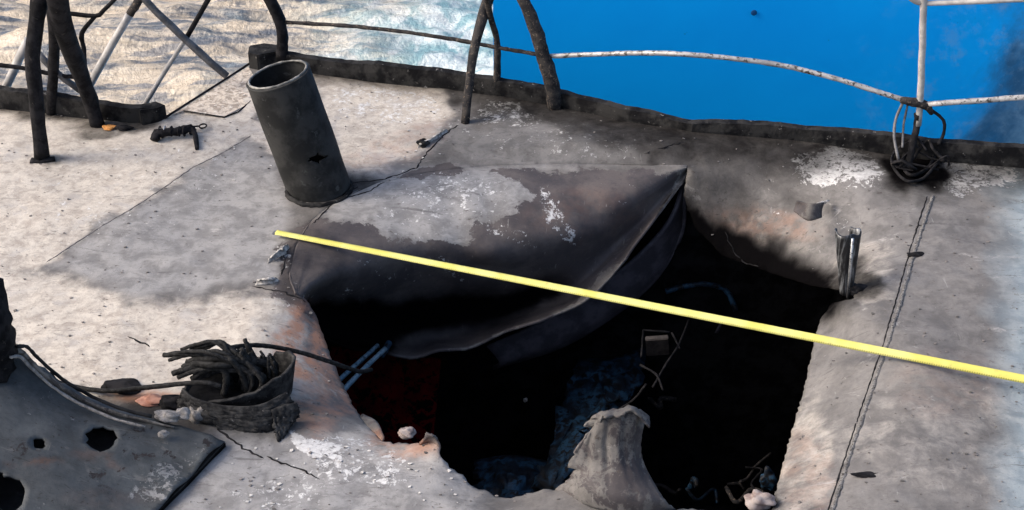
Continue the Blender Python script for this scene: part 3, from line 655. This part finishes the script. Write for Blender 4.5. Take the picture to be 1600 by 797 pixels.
# ================================================================ standing pipe
def stand_pipe():
    e = empty('vent_pipe', G(498, 300)); tag(e, 'sooty open pipe leaning left on the deck with a small black puncture', 'pipe')
    base = G(499, 292); base.z -= .03
    top = D(434, 117, base.y + .02)
    ax = (top - base); L = ax.length; t = ax.normalized()
    s = t.cross(Vector((0, 1, 0))).normalized(); u = s.cross(t).normalized()
    r = .158; n_ = 96; m = 70; vs = []; fs = []
    hc = (.40, L * .36)
    for j in range(m + 1):
        for k in range(n_):
            a = 2 * math.pi * k / n_; rr = r * (1 + .012 * math.sin(2 * a + j * .06) + .006 * math.sin(5 * a + j * .2) - .03 * (1 - j / m) * math.cos(a))
            if j == m: rr += .004
            vs.append(base + t * L * j / m + (s * math.cos(a) + u * math.sin(a)) * rr)
    # puncture on the camera side
    face = math.atan2(-1, 0)
    best = None
    cpos = D(492, 246, base.y - .15)
    for j in range(m):
        for k in range(n_):
            k2 = (k + 1) % n_; c = (vs[j * n_ + k] + vs[(j + 1) * n_ + k2]) / 2
            x, y = proj(np.array([c])); x = x[0]; y = y[0]; front = (c - (base + t * L * j / m)).y < 0
            dx, dy = (x - 494), (y - 247)
            star = abs(dx) / 17 + abs(dy + .2 * dx) / 5 < 1 or (abs(dx - 2) / 6 + abs(dy) / 11 < 1) or math.hypot(dx, dy) < 6
            if front and star: continue
            fs.append((j * n_ + k, j * n_ + k2, (j + 1) * n_ + k2, (j + 1) * n_ + k))
    o = mesh_obj('pipe_wall', vs, fs, M['pipe'], e)
    mo = o.modifiers.new('thickness', 'SOLIDIFY'); mo.thickness = .011; mo.offset = -1
    ring = [base + t * (L + .002) + (s * math.cos(a) + u * math.sin(a)) * (r - .004) for a in np.linspace(0, 2 * math.pi, 49)]
    vs, fs = tube_geo(ring, .0065, 8, .3, 1, False); mesh_obj('pipe_rim', vs, fs, simple('worn_rim', (.10, .10, .095), (.30, .29, .27), 18, .5, .2, .4, .003), e)
    ring = [G(499, 297) + Vector((math.cos(a) * (r + .012), math.sin(a) * (r + .012) , .004)) for a in np.linspace(0, 2 * math.pi, 49)]
    vs, fs = tube_geo(ring, .014, 8, .4, 1, False); mesh_obj('weld_collar', vs, fs, M['coaming'], e)
    # dark plug deep inside
    disc = [base + t * L * .15 + (s * math.cos(a) + u * math.sin(a)) * (r - .01) for a in np.linspace(0, 2 * math.pi, 33)[:-1]]
    mesh_obj('pipe_plug', disc, [tuple(range(32))], M['soot'], e, False)
stand_pipe()

# ================================================================ burnt frame at left
def bar(name, e, pts, r, mat, Y=None, rough=.12, n=10, sub=3, flat=1.0):
    return tube(name, pts, r, mat, e, n, rough, sub, flat)
fb = G(66, 248); Yf = fb.y
e = empty('burnt_frame', fb); tag(e, 'charred leaning frame of thick legs standing at the left deck edge', 'frame')
bar('leg', e, [G(66, 250, -.01), D(58, 170, Yf), D(51, 90, Yf + .02), D(62, 0, Yf + .08), D(74, -60, Yf + .12)], [.042, .038, .040, .044, .045], M['char'])
yb = G(84, 180).y
bar('leg', e, [G(80, 180, -.01), D(83, 120, yb), D(85, 60, yb - .1), D(84, 0, yb - .25), D(80, -60, yb - .4)], [.03, .03, .033, .04, .045], M['char'])
yc = G(150, 196).y
bar('leg', e, [G(153, 198, -.01), D(140, 155, yc), D(118, 95, yc - .15), D(96, 30, yc - .35), D(80, -60, yc - .6)], [.042, .045, .048, .058, .06], M['char'])
bar('brace', e, [D(60, 84, yb), D(92, 116, yb), D(126, 142, yb + .05)], .020, M['greybar'])
bar('brace', e, [D(-60, 98, yb), D(0, 102, yb), D(44, 108, yb), D(92, 118, yb), D(122, 120, yb)], .013, M['char'])
bar('brace', e, [D(100, 20, yc), D(149, 25, yc), D(162, 16, yc), D(178, 0, yc), D(190, -20, yc)], .012, M['char'])
bar('brace', e, [D(149, 25, yc), D(128, 52, yc), D(131, 75, yc), D(134, 108, yc - .1)], [.012, .014, .012, .01], M['char'])
bar('foot_plate', e, [G(48, 251, .004), G(66, 250, .006), G(86, 248, .004)], .03, M['char'], flat=.25)
# pale inclined ladder-rail bars outboard
yo = P(230, 150).y + .1
e = empty('side_ladder_rail', D(224, 168, yo)); tag(e, 'crossed pale bars rising outboard between burnt frame and pipe', 'handrail')
bar('bar', e, [D(244, -60, yo), D(217, 0, yo), D(203, 22, yo)], .024, M['rustbar'])
bar('bar', e, [D(203, 22, yo), D(175, 70, yo), D(140, 135, yo), D(120, 190, yo + .2)], .024, M['palerail'])
bar('bar', e, [D(190, -50, yo), D(227, 0, yo), D(290, 62, yo), D(354, 119, yo)], .022, M['greybar'])
bar('bar', e, [D(350, -50, yo + .05), D(325, 0, yo + .05), D(291, 60, yo + .05)], .015, M['char'])
bar('bar', e, [D(291, 60, yo + .05), D(262, 105, yo + .05), D(222, 170, yo + .05)], .015, M['palerail'])
bar('bar', e, [D(44, 62, yo), D(30, 92, yo), D(8, 140, yo), D(-10, 190, yo+.2)], .026, M['palerail'])

# ================================================================ guard rail along the far edge
Yr = lambda x: P(x, float(np.interp(x, [e_[0] for e_ in EDGE], [e_[1] for e_ in EDGE]))).y
e = empty('guard_rail', G(440, 100)); tag(e, 'sagging heat warped guard rail along the far deck edge', 'railing')
y4 = Yr(440)
bar('stanchion', e, [D(441, 92, y4), D(441, 60, y4), D(437, 32, y4), D(422, 0, y4), D(395, -50, y4)], [.038, .036, .036, .035, .035], M['char'])
rail1 = [D(446, 35, y4), D(520, 39, Yr(520)), D(600, 46, Yr(600)), D(700, 60, Yr(700)), D(770, 73, Yr(770)), D(810, 80, Yr(810)), D(856, 88, Yr(856))]
bar('mid_rail', e, rail1, .012, M['rustbar'], rough=.18, sub=8)
rail2 = [D(856, 88, Yr(856)), D(930, 85, Yr(930)), D(1000, 83, Yr(1000)), D(1070, 85, Yr(1070)), D(1150, 92, Yr(1150)), D(1230, 104, Yr(1230)), D(1310, 124, Yr(1310)), D(1370, 143, Yr(1370)), D(1418, 158, Yr(1418))]
bar('mid_rail', e, rail2, .014, M['rail'], rough=.1, sub=8)
y7 = Yr(1437)
bar('stanchion', e, [D(1434, 196, y7), D(1438, 150, y7), D(1441, 70, y7), D(1443, 0, y7), D(1446, -40, y7)], .018, M['palerail'])
bar('top_rail', e, [D(1412, -14, y7), D(1430, 2, y7), D(1452, 5, y7), D(1520, 3, Yr(1520)), D(1620, -2, Yr(1620)), D(1900, -10, Yr(1900))], .014, M['palerail'])
bar('mid_rail', e, [D(1446, 163, y7), D(1520, 158, Yr(1520)), D(1620, 151, Yr(1620)), D(1900, 140, Yr(1900))], .015, M['rail'])
y9 = Yr(1900)
bar('stanchion', e, [D(1902, 300, y9), D(1902, -30, y9)], .027, M['palerail'])
bar('joint', e, [D(1408, 156, y7), D(1428, 160, y7), D(1448, 166, y7), D(1456, 178, y7)], [.018, .026, .024, .012], M['rustbar'])
bar('twisted_wire', e, [D(1450, 168, y7), D(1474, 188, y7), D(1474, 210, y7), D(1466, 226, y7 - .05)], .009, M['char'])
bar('twisted_wire', e, [D(1410, 162, y7), D(1400, 185, y7), D(1397, 215, y7 - .1), D(1404, 250, y7 - .2)], .008, M['greybar'])
bar('twisted_wire', e, [D(1418, 165, y7), D(1412, 195, y7), D(1410, 230, y7 - .15)], .006, M['greybar'])
bar('stanchion_foot', e, [D(1434, 178, y7), D(1432, 200, y7), D(1426, 225, y7 - .1), G(1420, 262, .01)], [.02, .018, .02, .016], M['char'])
e = empty('wire_coil', G(1430, 275)); tag(e, 'charred loop of wire lying at the foot of the white stanchion', 'wire')
bar('wire', e, [G(1398, 235, .02), G(1393, 252, .05), G(1402, 270, .01), G(1418, 283, .03), G(1440, 280, .01), G(1455, 266, .05), G(1470, 246, .02), G(1474, 226, .06)], .008, M['char'], sub=6)
bar('wire', e, [G(1414, 238, .02), G(1410, 258, .02), G(1424, 274, .02), G(1450, 262, .02), G(1462, 240, .03)], .010, M['char'], sub=6)
_w = random.Random(8)
for i in range(4):
    c0 = G(1432, 262, .03); a0 = _w.uniform(0, 6.28); pts = []
    for k in range(7):
        a = a0 + k * _w.uniform(.35, .8); rad_ = _w.uniform(.06, .17); pts.append(c0 + Vector((rad_ * math.cos(a) * 1.15, rad_ * math.sin(a), _w.uniform(-.01, .12))))
    bar('wire', e, pts, _w.uniform(.004, .009), M['char'], sub=4, rough=.35)
# A-frame brackets between rail and deck
e = empty('prop_frame', G(727, 190)); tag(e, 'splayed prop of three blackened legs beside the blue steel side', 'frame')
yp = G(727, 192).y
bar('leg', e, [G(727, 194, -.01), D(733, 130, yp + .1), D(745, 60, yp + .25), D(762, 0, yp + .4), D(775, -50, yp + .5)], [.026, .026, .03, .034, .036], M['rustbar'])
y8 = Yr(775)
bar('leg', e, [G(775, 146, 0), D(777, 100, y8), D(776, 60, y8), D(766, 25, y8 - .03), D(758, -20, y8 - .1)], [.024, .022, .018, .02, .02], M['rustbar'])
y9 = G(868, 168).y
bar('leg', e, [G(868, 170, -.01), D(862, 130, y9), D(850, 90, y9 + .02), D(835, 40, y9 + .05), D(815, -5, y9 + .1), D(800, -45, y9 + .15)], [.048, .045, .043, .038, .036, .036], M['rustbar'], rough=.16)

# ================================================================ blue steel side beyond
def blue_side():
    n = NT('blue_hull_paint'); px = n.t.nodes.new('ShaderNodeSeparateXYZ'); n.t.links.new(n.pos(), px.inputs[0])
    big = n.noise(.7, 6, .6); c = n.mix(n.step(big, .3, .7), (.0, .335, .92), (.0, .375, .97))
    # smoke staining towards the right
    s = n.math('ADD', px.outputs[0], n.math('MULTIPLY', n.math('SUBTRACT', n.noise(1.1, 9, .65, .4), .5), 2.6))
    st = n.step(s, 2.95, 3.75)
    c = n.mix(n.math('MULTIPLY', st, .8), c, n.mix(n.step(n.noise(1.6, 8, .65), .42, .62), (.03, .05, .075), (.13, .22, .30)))
    lt = n.step(s, 2.5, 3.1, 0, .3); 
    c = n.mix(n.math('MULTIPLY', lt, n.step(n.noise(5, 8, .7), .5, .66)), c, (.22, .38, .55))
    c = n.mix(n.step(n.noise(14, 6, .7), .70, .73, 0, .5), c, (.02, .10, .25))
    n.bump(n.noise(1.2, 4), .12, .05); m = n.out(c, .55, 0, .15)
    e = empty('blue_ship_side', (4, 10.5, -14)); tag(e, 'tall bright blue steel side with smoke staining towards the right', 'ship side')
    A = Vector((D(771, 100, 9.55).x, 9.55, 0)); B = Vector((9.5, 8.9, 0)); C = Vector((9.7, 14, 0)); Dd = Vector((A.x + .7, 14, 0))
    vs = []; fs = []; nx = 60
    front = [A.lerp(B, i / nx) for i in range(nx + 1)]
    ring = front + [C, Dd]; k = len(ring)
    for z in (-14.6, 1.6):
        for q in ring: vs.append(q + Vector((0, 0, z)))
    for i in range(k): fs.append((i, (i + 1) % k, k + (i + 1) % k, k + i))
    fs.append(tuple(range(k, 2 * k)))
    mesh_obj('side_plating', vs, fs, m, e, False)
    bm = bmesh.new()
    sp_ = D(1178, 20, 9.4); yw = A.lerp(B, (sp_.x - A.x) / (B.x - A.x)).y
    q = D(1178, 20, yw - .012)
    bmesh.ops.create_uvsphere(bm, u_segments=12, v_segments=8, radius=.022)
    for v in bm.verts: v.co = Vector((v.co.x, v.co.y * .15, v.co.z)) + q
    bm_obj('bolt_head', bm, simple('dark_bolt', (.0, .06, .2), (.0, .08, .25), 10), e, 0, True)
    # rubbing strip at the top edge
    tube('top_edge_bar', [A + Vector((0, -.0, 1.6)), B + Vector((0, 0, 1.6))], .05, m, e, 12)
blue_side()

# ================================================================ clamp near the left coaming
e = empty('cable_clamp', G(275, 212)); tag(e, 'small black strap clamp lying on the pale deck', 'clamp')
bm = bmesh.new()
a = G(243, 212, .03); b = G(300, 198, .03); vs, fs = tube_geo(densify([G(240, 219, .015), G(246, 209, .035), G(275, 205, .04), G(296, 200, .035), G(302, 206, .02)], .02), .027, 8, .3, .8)
bm.free(); mesh_obj('strap', vs, fs, M['char'], e)
for i, x in enumerate((250, 258, 268, 280, 288)):
    ring = [G(x, 205, .038) + Vector((0, math.cos(q) * .031, math.sin(q) * .027)) for q in np.linspace(0, 6.283, 13)]
    vs, fs = tube_geo(ring, .004, 6, .3, 1, False); mesh_obj('band', vs, fs, M['bright' if i == 1 else 'char'], e)
tube('hook', [G(300, 200, .035), G(305, 212, .02), G(308, 232, .01)], [.018, .015, .012], M['char'], e, 8, .2, 3)
ring = [G(317, 197, .02) + Vector((math.cos(q) * .02, math.sin(q) * .026, 0)) for q in np.linspace(0, 6.283, 17)]
vs, fs = tube_geo(ring, .005, 6, .2, 1, False); mesh_obj('ring', vs, fs, M['char'], e)
tube('pin', [G(300, 198, .025), G(311, 197, .02)], .005, M['char'], e, 6)
lump('paint_scrap', G(170, 199, .008), (.035, .03, .008), M['orange'], 'small orange scrap beside the foot of the frame leg', 'scrap', 3)
lump('rubble_piece', G(193, 200, .01), (.045, .02, .014), M['char'], 'flat black scrap lying against the short coaming', 'scrap', 13)
lump('bolt_stub', G(661, 224, .01), (.03, .03, .022), M['coaming'], 'rounded bolt stub beside the ragged paint seam right of the pipe', 'bolt', 21)
lump('bolt_stub', G(508, 108, .01), (.05, .03, .02), M['char'], 'flat charred lump at the coaming foot behind the pipe', 'debris', 22)

# ================================================================ casing at lower left
CAS = [(352, 690, .03), (318, 676, .06), (270, 662, .09), (228, 651, .11), (180, 636, .14), (135, 618, .18), (95, 597, .23), (60, 572, .30), (35, 552, .36), (18, 535, .42), (4, 505, .50), (-40, 470, .60), (-200, 470, .75), (-320, 700, .5), (-250, 1000, .3), (60, 960, .05), (170, 880, .02), (245, 800, .02), (300, 745, .02)]
cl = [P(*q) for q in CAS]; clz = np.array([q.z for q in cl]); cla = np.array([(q.x, q.y) for q in cl])
loop = []; 
for i in range(len(cl)):
    a, b = cl[i], cl[(i + 1) % len(cl)]; k = max(1, int((b - a).length / .03)); loop += [tuple(a.lerp(b, j / k)[:2]) for j in range(k)]
def zcas(x, y):
    d = np.hypot(x[:, None] - cla[None, :, 0], y[:, None] - cla[None, :, 1]) + .02; wt = 1 / d ** 2.5; wt /= wt.sum(1, keepdims=True)
    return (wt * clz).sum(1) + (fbm(x * 4, y * 4) - .5) * .03
def hole_loop(px, py, z, rx, ry, seed):
    r = random.Random(seed); c = P(px, py, z)
    return [(c.x + rx * math.cos(a) * r.uniform(.8, 1.15), c.y + ry * math.sin(a) * r.uniform(.85, 1.1)) for a in np.linspace(0, 6.283, 19)[:-1]]
hl = [hole_loop(163, 703, .10, .058, .075, 1), hole_loop(67, 716, .16, .022, .03, 2), hole_loop(16, 782, .17, .06, .075, 3), hole_loop(-2, 758, .2, .03, .03, 4)]
xs0, xs1 = cla[:, 0].min(), cla[:, 0].max(); ys0, ys1 = cla[:, 1].min(), cla[:, 1].max()
gp = np.array([(x, y) for x in np.arange(xs0, xs1, .022) for y in np.arange(ys0, ys1, .022)]); gp += (rng.random(gp.shape) - .5) * .01
ok = inpoly(gp[:, 0], gp[:, 1], loop) & (sdist(gp[:, 0], gp[:, 1], loop) > .012)
for h_ in hl: ok &= ~inpoly(gp[:, 0], gp[:, 1], h_) & (sdist(gp[:, 0], gp[:, 1], h_) > .008)
gp = gp[ok]
ce = empty('steel_casing', P(150, 760, 0)); tag(ce, 'dark holed casing plate rising at the lower left corner', 'casing')
cs = cdt_sheet('top_plate', [loop] + hl, [tuple(map(float, q)) for q in gp], zcas, MDECK, ce, .010); paint(cs, 'casing')
# skirt below the plate, from its rim down to the deck
vs = []; fs = []
la = np.array(loop); lz = zcas(la[:, 0], la[:, 1]); k = len(loop)
for (x, y), z in zip(loop, lz): vs.append((x, y, z - .008)); vs.append((x, y, -.06))
fs = [(2 * i, 2 * ((i + 1) % k), 2 * ((i + 1) % k) + 1, 2 * i + 1) for i in range(k)]
mesh_obj('skirt', vs, fs, M['soot'], ce, False)
# pale folded flange along the rim
fl = [(14, 548, .46), (30, 548, .43), (50, 568, .36), (85, 598, .27), (125, 622, .20), (175, 644, .155), (225, 657, .12), (272, 668, .095)]
flm = simple('pale_flange', (.10, .092, .085), (.28, .26, .23), 18, .8, 0, .5, .006, ((.05, .045, .045), .56))
tube('flange_strip', [P(a, b, z) for a, b, z in fl], [.035, .035, .03, .028, .026, .022, .018, .01], flm, ce, 8, .22, 6, .35)
tube('flange_strip', [P(a + 12, b - 6, z + .02) for a, b, z in fl[:7]], [.012] * 7, M['coaming'], ce, 8, .2, 6, .6)
tube('flange_strip', [P(a + 2, b + 10, z + .02) for a, b, z in fl[:7]], [.010] * 7, M['ash'], ce, 8, .3, 6, .6)
tube('edge_bead', [P(a, b, z + .0) for a, b, z in ((350, 692, .03), (300, 745, .02), (245, 800, .02), (170, 880, .02))], .005, M['coaming'], ce, 8, .25, 8, .5)
tube('corner_post', [P(-16, 570, .40), P(-10, 540, .5), P(-14, 500, .65), P(-26, 440, .8)], [.10, .085, .075, .07], M['char'], ce, 14, .12, 5)

# ================================================================ cut collar full of cables
cc = G(375, 615); e = empty('cable_collar', cc); tag(e, 'cut oval steel collar stuffed with burnt cable ends', 'cable collar')
vs = []; fs = []; n_ = 80; m = 14
RX, RY = .215, .13
for j in range(m + 1):
    v = j / m
    for k in range(n_):
        a = 2 * math.pi * k / n_
        ht = .095 + .045 * max(0, math.cos(a - .1)) + .012 * (vnoise(np.array([k * .4]), np.array([1.5]))[0] - .5) * 2 - .05 * max(0, math.cos(a - 3.3))
        if 1.0 < a < 3.3: ht *= .75
        fl_ = 1 + .12 * (v - .2) * (1 + .4 * math.sin(3 * a))
        x = cc.x + .0 + RX * math.cos(a) * fl_; y = cc.y + .02 + RY * math.sin(a) * fl_ + .03 * math.cos(a)
        vs.append((x, y, cc.z - .02 + v * ht * 1.1))
for j in range(m):
    for k in range(n_): fs.append((j * n_ + k, j * n_ + (k + 1) % n_, (j + 1) * n_ + (k + 1) % n_, (j + 1) * n_ + k))
o = mesh_obj('collar_wall', vs, fs, M['collar'], e); mo = o.modifiers.new('thickness', 'SOLIDIFY'); mo.thickness = .013; mo.offset = 0
disc = [(cc.x + .0 + RX * math.cos(a), cc.y + .02 + RY * math.sin(a) + .03 * math.cos(a), cc.z + .02) for a in np.linspace(0, 2 * math.pi, 41)[:-1]]
mesh_obj('collar_floor', disc, [tuple(range(40))], M['soot'], e, False)
# outer skirt of torn plate round the collar
patch('torn_skirt', [rowP([(286, 606, .11), (305, 622, .10), (355, 634, .10), (405, 632, .11), (448, 612, .13)]),
                     rowP([(278, 628, .05), (304, 640, .05), (358, 654, .05), (412, 654, .06), (462, 634, .07)]),
                     rowP([(280, 640, .01), (310, 658, .01), (362, 672, .0), (414, 676, .0), (468, 652, .01)])], 12, M['collar'], e, None, .008, .009, .04)
patch('torn_skirt', [rowP([(424, 640, .09), (446, 632, .10), (464, 630, .09)]), rowP([(428, 664, .04), (446, 658, .04), (467, 646, .04)]), rowP([(434, 690, .0), (442, 684, .0), (452, 668, .0)])], 8, M['collar'], e, None, .01, .012)
rr = random.Random(12)
ends = [(256, 555, .15), (264, 563, .14), (272, 552, .17), (283, 546, .18), (270, 584, .12), (278, 590, .11), (292, 566, .15), (300, 556, .17), (286, 573, .14), (312, 566, .15), (305, 580, .13), (318, 574, .13), (325, 588, .12), (300, 592, .11), (276, 558, .15), (310, 550, .18), (330, 562, .16), (298, 547, .18)]
for i, (px, py, tz) in enumerate(ends):
    k = i / len(ends); tip = P(px, py, tz)
    root = Vector((cc.x - .06 + rr.uniform(0, .16), cc.y + rr.uniform(-.05, .05), cc.z + .03))
    top = P(px + (392 - px) * .52 + rr.uniform(-6, 6), min(py, 575) - rr.uniform(0, 16) + (0 if px > 300 else 4), tz + .05 + rr.uniform(0, .03))
    sh = root + Vector((.02, .0, .10)) 
    r_ = rr.choice((.009, .011, .013, .015))
    tube('cable', [root, sh, top, top.lerp(tip, .55) + Vector((0, 0, .012)), tip], [r_, r_, r_, r_, r_ * .85], M['cable'], e, 8, .16, 7)
for i in range(12):   # upright burnt stubs in the middle
    root = Vector((cc.x + rr.uniform(-.06, .10), cc.y + rr.uniform(-.05, .06), cc.z + .03)); tip = root + Vector((rr.uniform(-.07, -.01), rr.uniform(-.02, .03), rr.uniform(.15, .21)))
    r_ = rr.choice((.009, .012, .015)); tube('cable', [root, root.lerp(tip, .6) + Vector((.015, 0, 0)), tip], [r_, r_, r_ * .6], M['cable'], e, 8, .3, 5)
for i in range(14):   # frayed strands on the right
    root = Vector((cc.x + rr.uniform(.04, .17), cc.y + rr.uniform(-.03, .08), cc.z + .04)); tip = root + Vector((rr.uniform(-.03, .01), rr.uniform(-.03, .03), rr.uniform(.10, .16)))
    tube('cable_strand', [root, (root + tip) / 2 + Vector((rr.uniform(-.02, .02), 0, 0)), tip], [.008, .008, .005], M['cable'], e, 6, .3, 3)
tag(tube('loose_cable', [G(78, 588, .05) + Vector((0, 0, .02)), G(92, 598, .03), G(125, 606, .02), G(170, 611, .025), G(225, 606, .05), G(280, 600, .12), G(320, 598, .16), G(345, 604, .14)], .0105, M['cable'], None, 8, .1, 8),
    'thin black cable running left from the collar over the pale deck', 'cable')
tag(tube('loose_cable', [P(345, 556, .17), P(356, 545, .19), P(385, 540, .17), P(420, 541, .13), P(470, 551, .07), P(515, 565, .0), P(560, 580, -.12), P(580, 578, -.25)], .0105, M['cable'], None, 8, .1, 8),
    'thin black cable arching right from the collar into the hole', 'cable')
# rubble around the collar
for i, (px, py, s, mt, lb) in enumerate([(312, 648, (.045, .035, .05), 'ash', 'pale ash lump against the left side of the cable collar'), (286, 646, (.03, .03, .02), 'ash', 'small pale lump left of the cable collar'),
        (262, 650, (.05, .03, .02), 'ash', 'pale crumbled lump on the casing flange'), (192, 604, (.08, .045, .018), 'char', 'charred mound beneath the loose cable'), (255, 678, (.02, .016, .014), 'ash', 'small white chip on the dark casing plate'),
        (275, 630, (.07, .04, .035), 'char', 'charred clump between flange and cable collar'), (238, 626, (.06, .03, .015), 'rusty', 'rusty red patch of scale beneath the cable'), (1430, 398, (.04, .02, .012), 'char', 'dark blob of slag on the right weld seam'),
        (1352, 742, (.05, .016, .006), 'char', 'thin dark scab low on the right deck plate')]):
    mat = M.get(mt) or simple('rusty_scale', (.35, .16, .11), (.5, .27, .2), 25, .9)
    base = G(px, py, s[2] * .4)
    if px < 300 and py > 645: base = P(px, py, .12)
    lump('rubble_piece', base, s, mat, lb, 'rubble', 40 + i)

# ================================================================ right stub post
def stub():
    e = empty('stub_post', G(1325, 455)); tag(e, 'short split channel post of scraped steel at the right rim', 'post')
    b0 = G(1322, 458, -.03); tp = D(1325, 361, b0.y + .02)
    vs = []; fs = []; m = 14; n_ = 20
    for j in range(m + 1):
        t = j / m; c = b0.lerp(tp, t); r = .030 + .030 * t
        for k in range(n_ + 1):
            a = math.radians(200 + 280 * k / n_ - 50); fold = .62 + .38 * abs(math.cos(a * 1.5 + .3))
            vs.append(c + Vector((r * math.cos(a) * 1.05, r * math.sin(a) * fold, (.004 * math.sin(k * .9) if j == m else 0))))
    for j in range(m):
        for k in range(n_): fs.append((j * (n_ + 1) + k, j * (n_ + 1) + k + 1, (j + 1) * (n_ + 1) + k + 1, (j + 1) * (n_ + 1) + k))
    nn = NT('stub_steel'); st = nn.noise(9, 6, .7, .2, nn.pos((4, 2, .5))); c = nn.mix(nn.step(st, .47, .66), (.015, .015, .017), (.24, .25, .26)); nn.bump(st, .5, .006); nn.out(c, .42, .3, .5)
    o = mesh_obj('channel', vs, fs, nn.m, e); mo = o.modifiers.new('thickness', 'SOLIDIFY'); mo.thickness = .008
    tube('rib', [b0 + Vector((.0, -.04, .0)), tp + Vector((.008, -.068, 0))], .007, M['bright'], e, 8, .2)
    lump('foot', G(1338, 452, .0), (.045, .04, .02), M['char'], None, None, 60, None, e).location = -e.location
stub()

# ================================================================ yellow measuring tape
def tape():
    e = empty('measuring_tape', G(430, 363)); tag(e, 'yellow measuring tape pulled taut across the blast hole', 'measuring tape')
    a = G(431, 363, .03); b = P(1800, 631.5, .09); N = 260; wd = .036; vs = []; fs = []
    t = (b - a).normalized()
    flat = Vector((-t.y, t.x, 0)).normalized()
    for i in range(N + 1):
        k = i / N; p = a.lerp(b, k); p.z += -.0 * math.sin(math.pi * k)
        ang = R(8 + 50 * min(1, k * 1.25)); s = flat * math.cos(ang) + Vector((0, 0, 1)) * math.sin(ang); nn = t.cross(s).normalized()
        for u, h in ((-1, 0), (-.5, -.0022), (0, -.003), (.5, -.0022), (1, 0)): vs.append(p + s * u * wd / 2 - nn * h)
    for i in range(N):
        for k in range(4): fs.append((i * 5 + k, i * 5 + k + 1, (i + 1) * 5 + k + 1, (i + 1) * 5 + k))
    n = NT('yellow_tape'); c = n.mix(n.step(n.noise(5, 5), .4, .6), (.62, .58, .13), (.70, .67, .22)); c = n.mix(n.step(n.noise(30, 6, .7), .55, .7, 0, .5), c, (.40, .36, .14)); m = n.out(c, .45, 0, .4)
    me = bpy.data.meshes.new('blade'); me.from_pydata([tuple(v) for v in vs], [], fs)
    tk = NT('tape_mark').out((.16, .15, .05), .5); me.materials.append(m); o = link('blade', me, None, e)
    mo = o.modifiers.new('thickness', 'SOLIDIFY'); mo.thickness = .001
    # tick marks printed on the blade, one mesh
    vs2 = []; fs2 = []; L = (b - a).length; i = 0; s_ = 0.03
    while s_ < L - .02:
        k = s_ / L; ang = R(8 + 50 * min(1, k * 1.25)); s = flat * math.cos(ang) + Vector((0, 0, 1)) * math.sin(ang); nn = s.cross(t).normalized()
        if nn.z < 0: nn = -nn
        ln = .42 if i % 10 == 0 else .2; p = a + t * s_ + nn * .0030; q = len(vs2)
        h0 = wd / 2 * .96
        vs2 += [p - s * h0, p - s * h0 + t * .0016, p - s * (h0 - wd * ln) + t * .0016, p - s * (h0 - wd * ln)]; fs2.append((q, q + 1, q + 2, q + 3)); i += 1; s_ += .01
    mesh_obj('graduations', vs2, fs2, tk, e, False)
    hk = bmesh.new(); box_bm(hk, a - t * .006 + Vector((0, 0, -.001)), .014, .04, .006, Matrix.Rotation(math.atan2(t.y, t.x), 3, 'Z')); bm_obj('end_hook', hk, M['bright'], e, .001)
    cs_ = bmesh.new(); q = Vector((b.x + .03, b.y, .05 + float(hdeck(b.x, b.y)[0]))); box_bm(cs_, q, .11, .05, .10, Matrix.Rotation(math.atan2(t.y, t.x), 3, 'Z')); bm_obj('tape_case', cs_, m, e, .012)
tape()
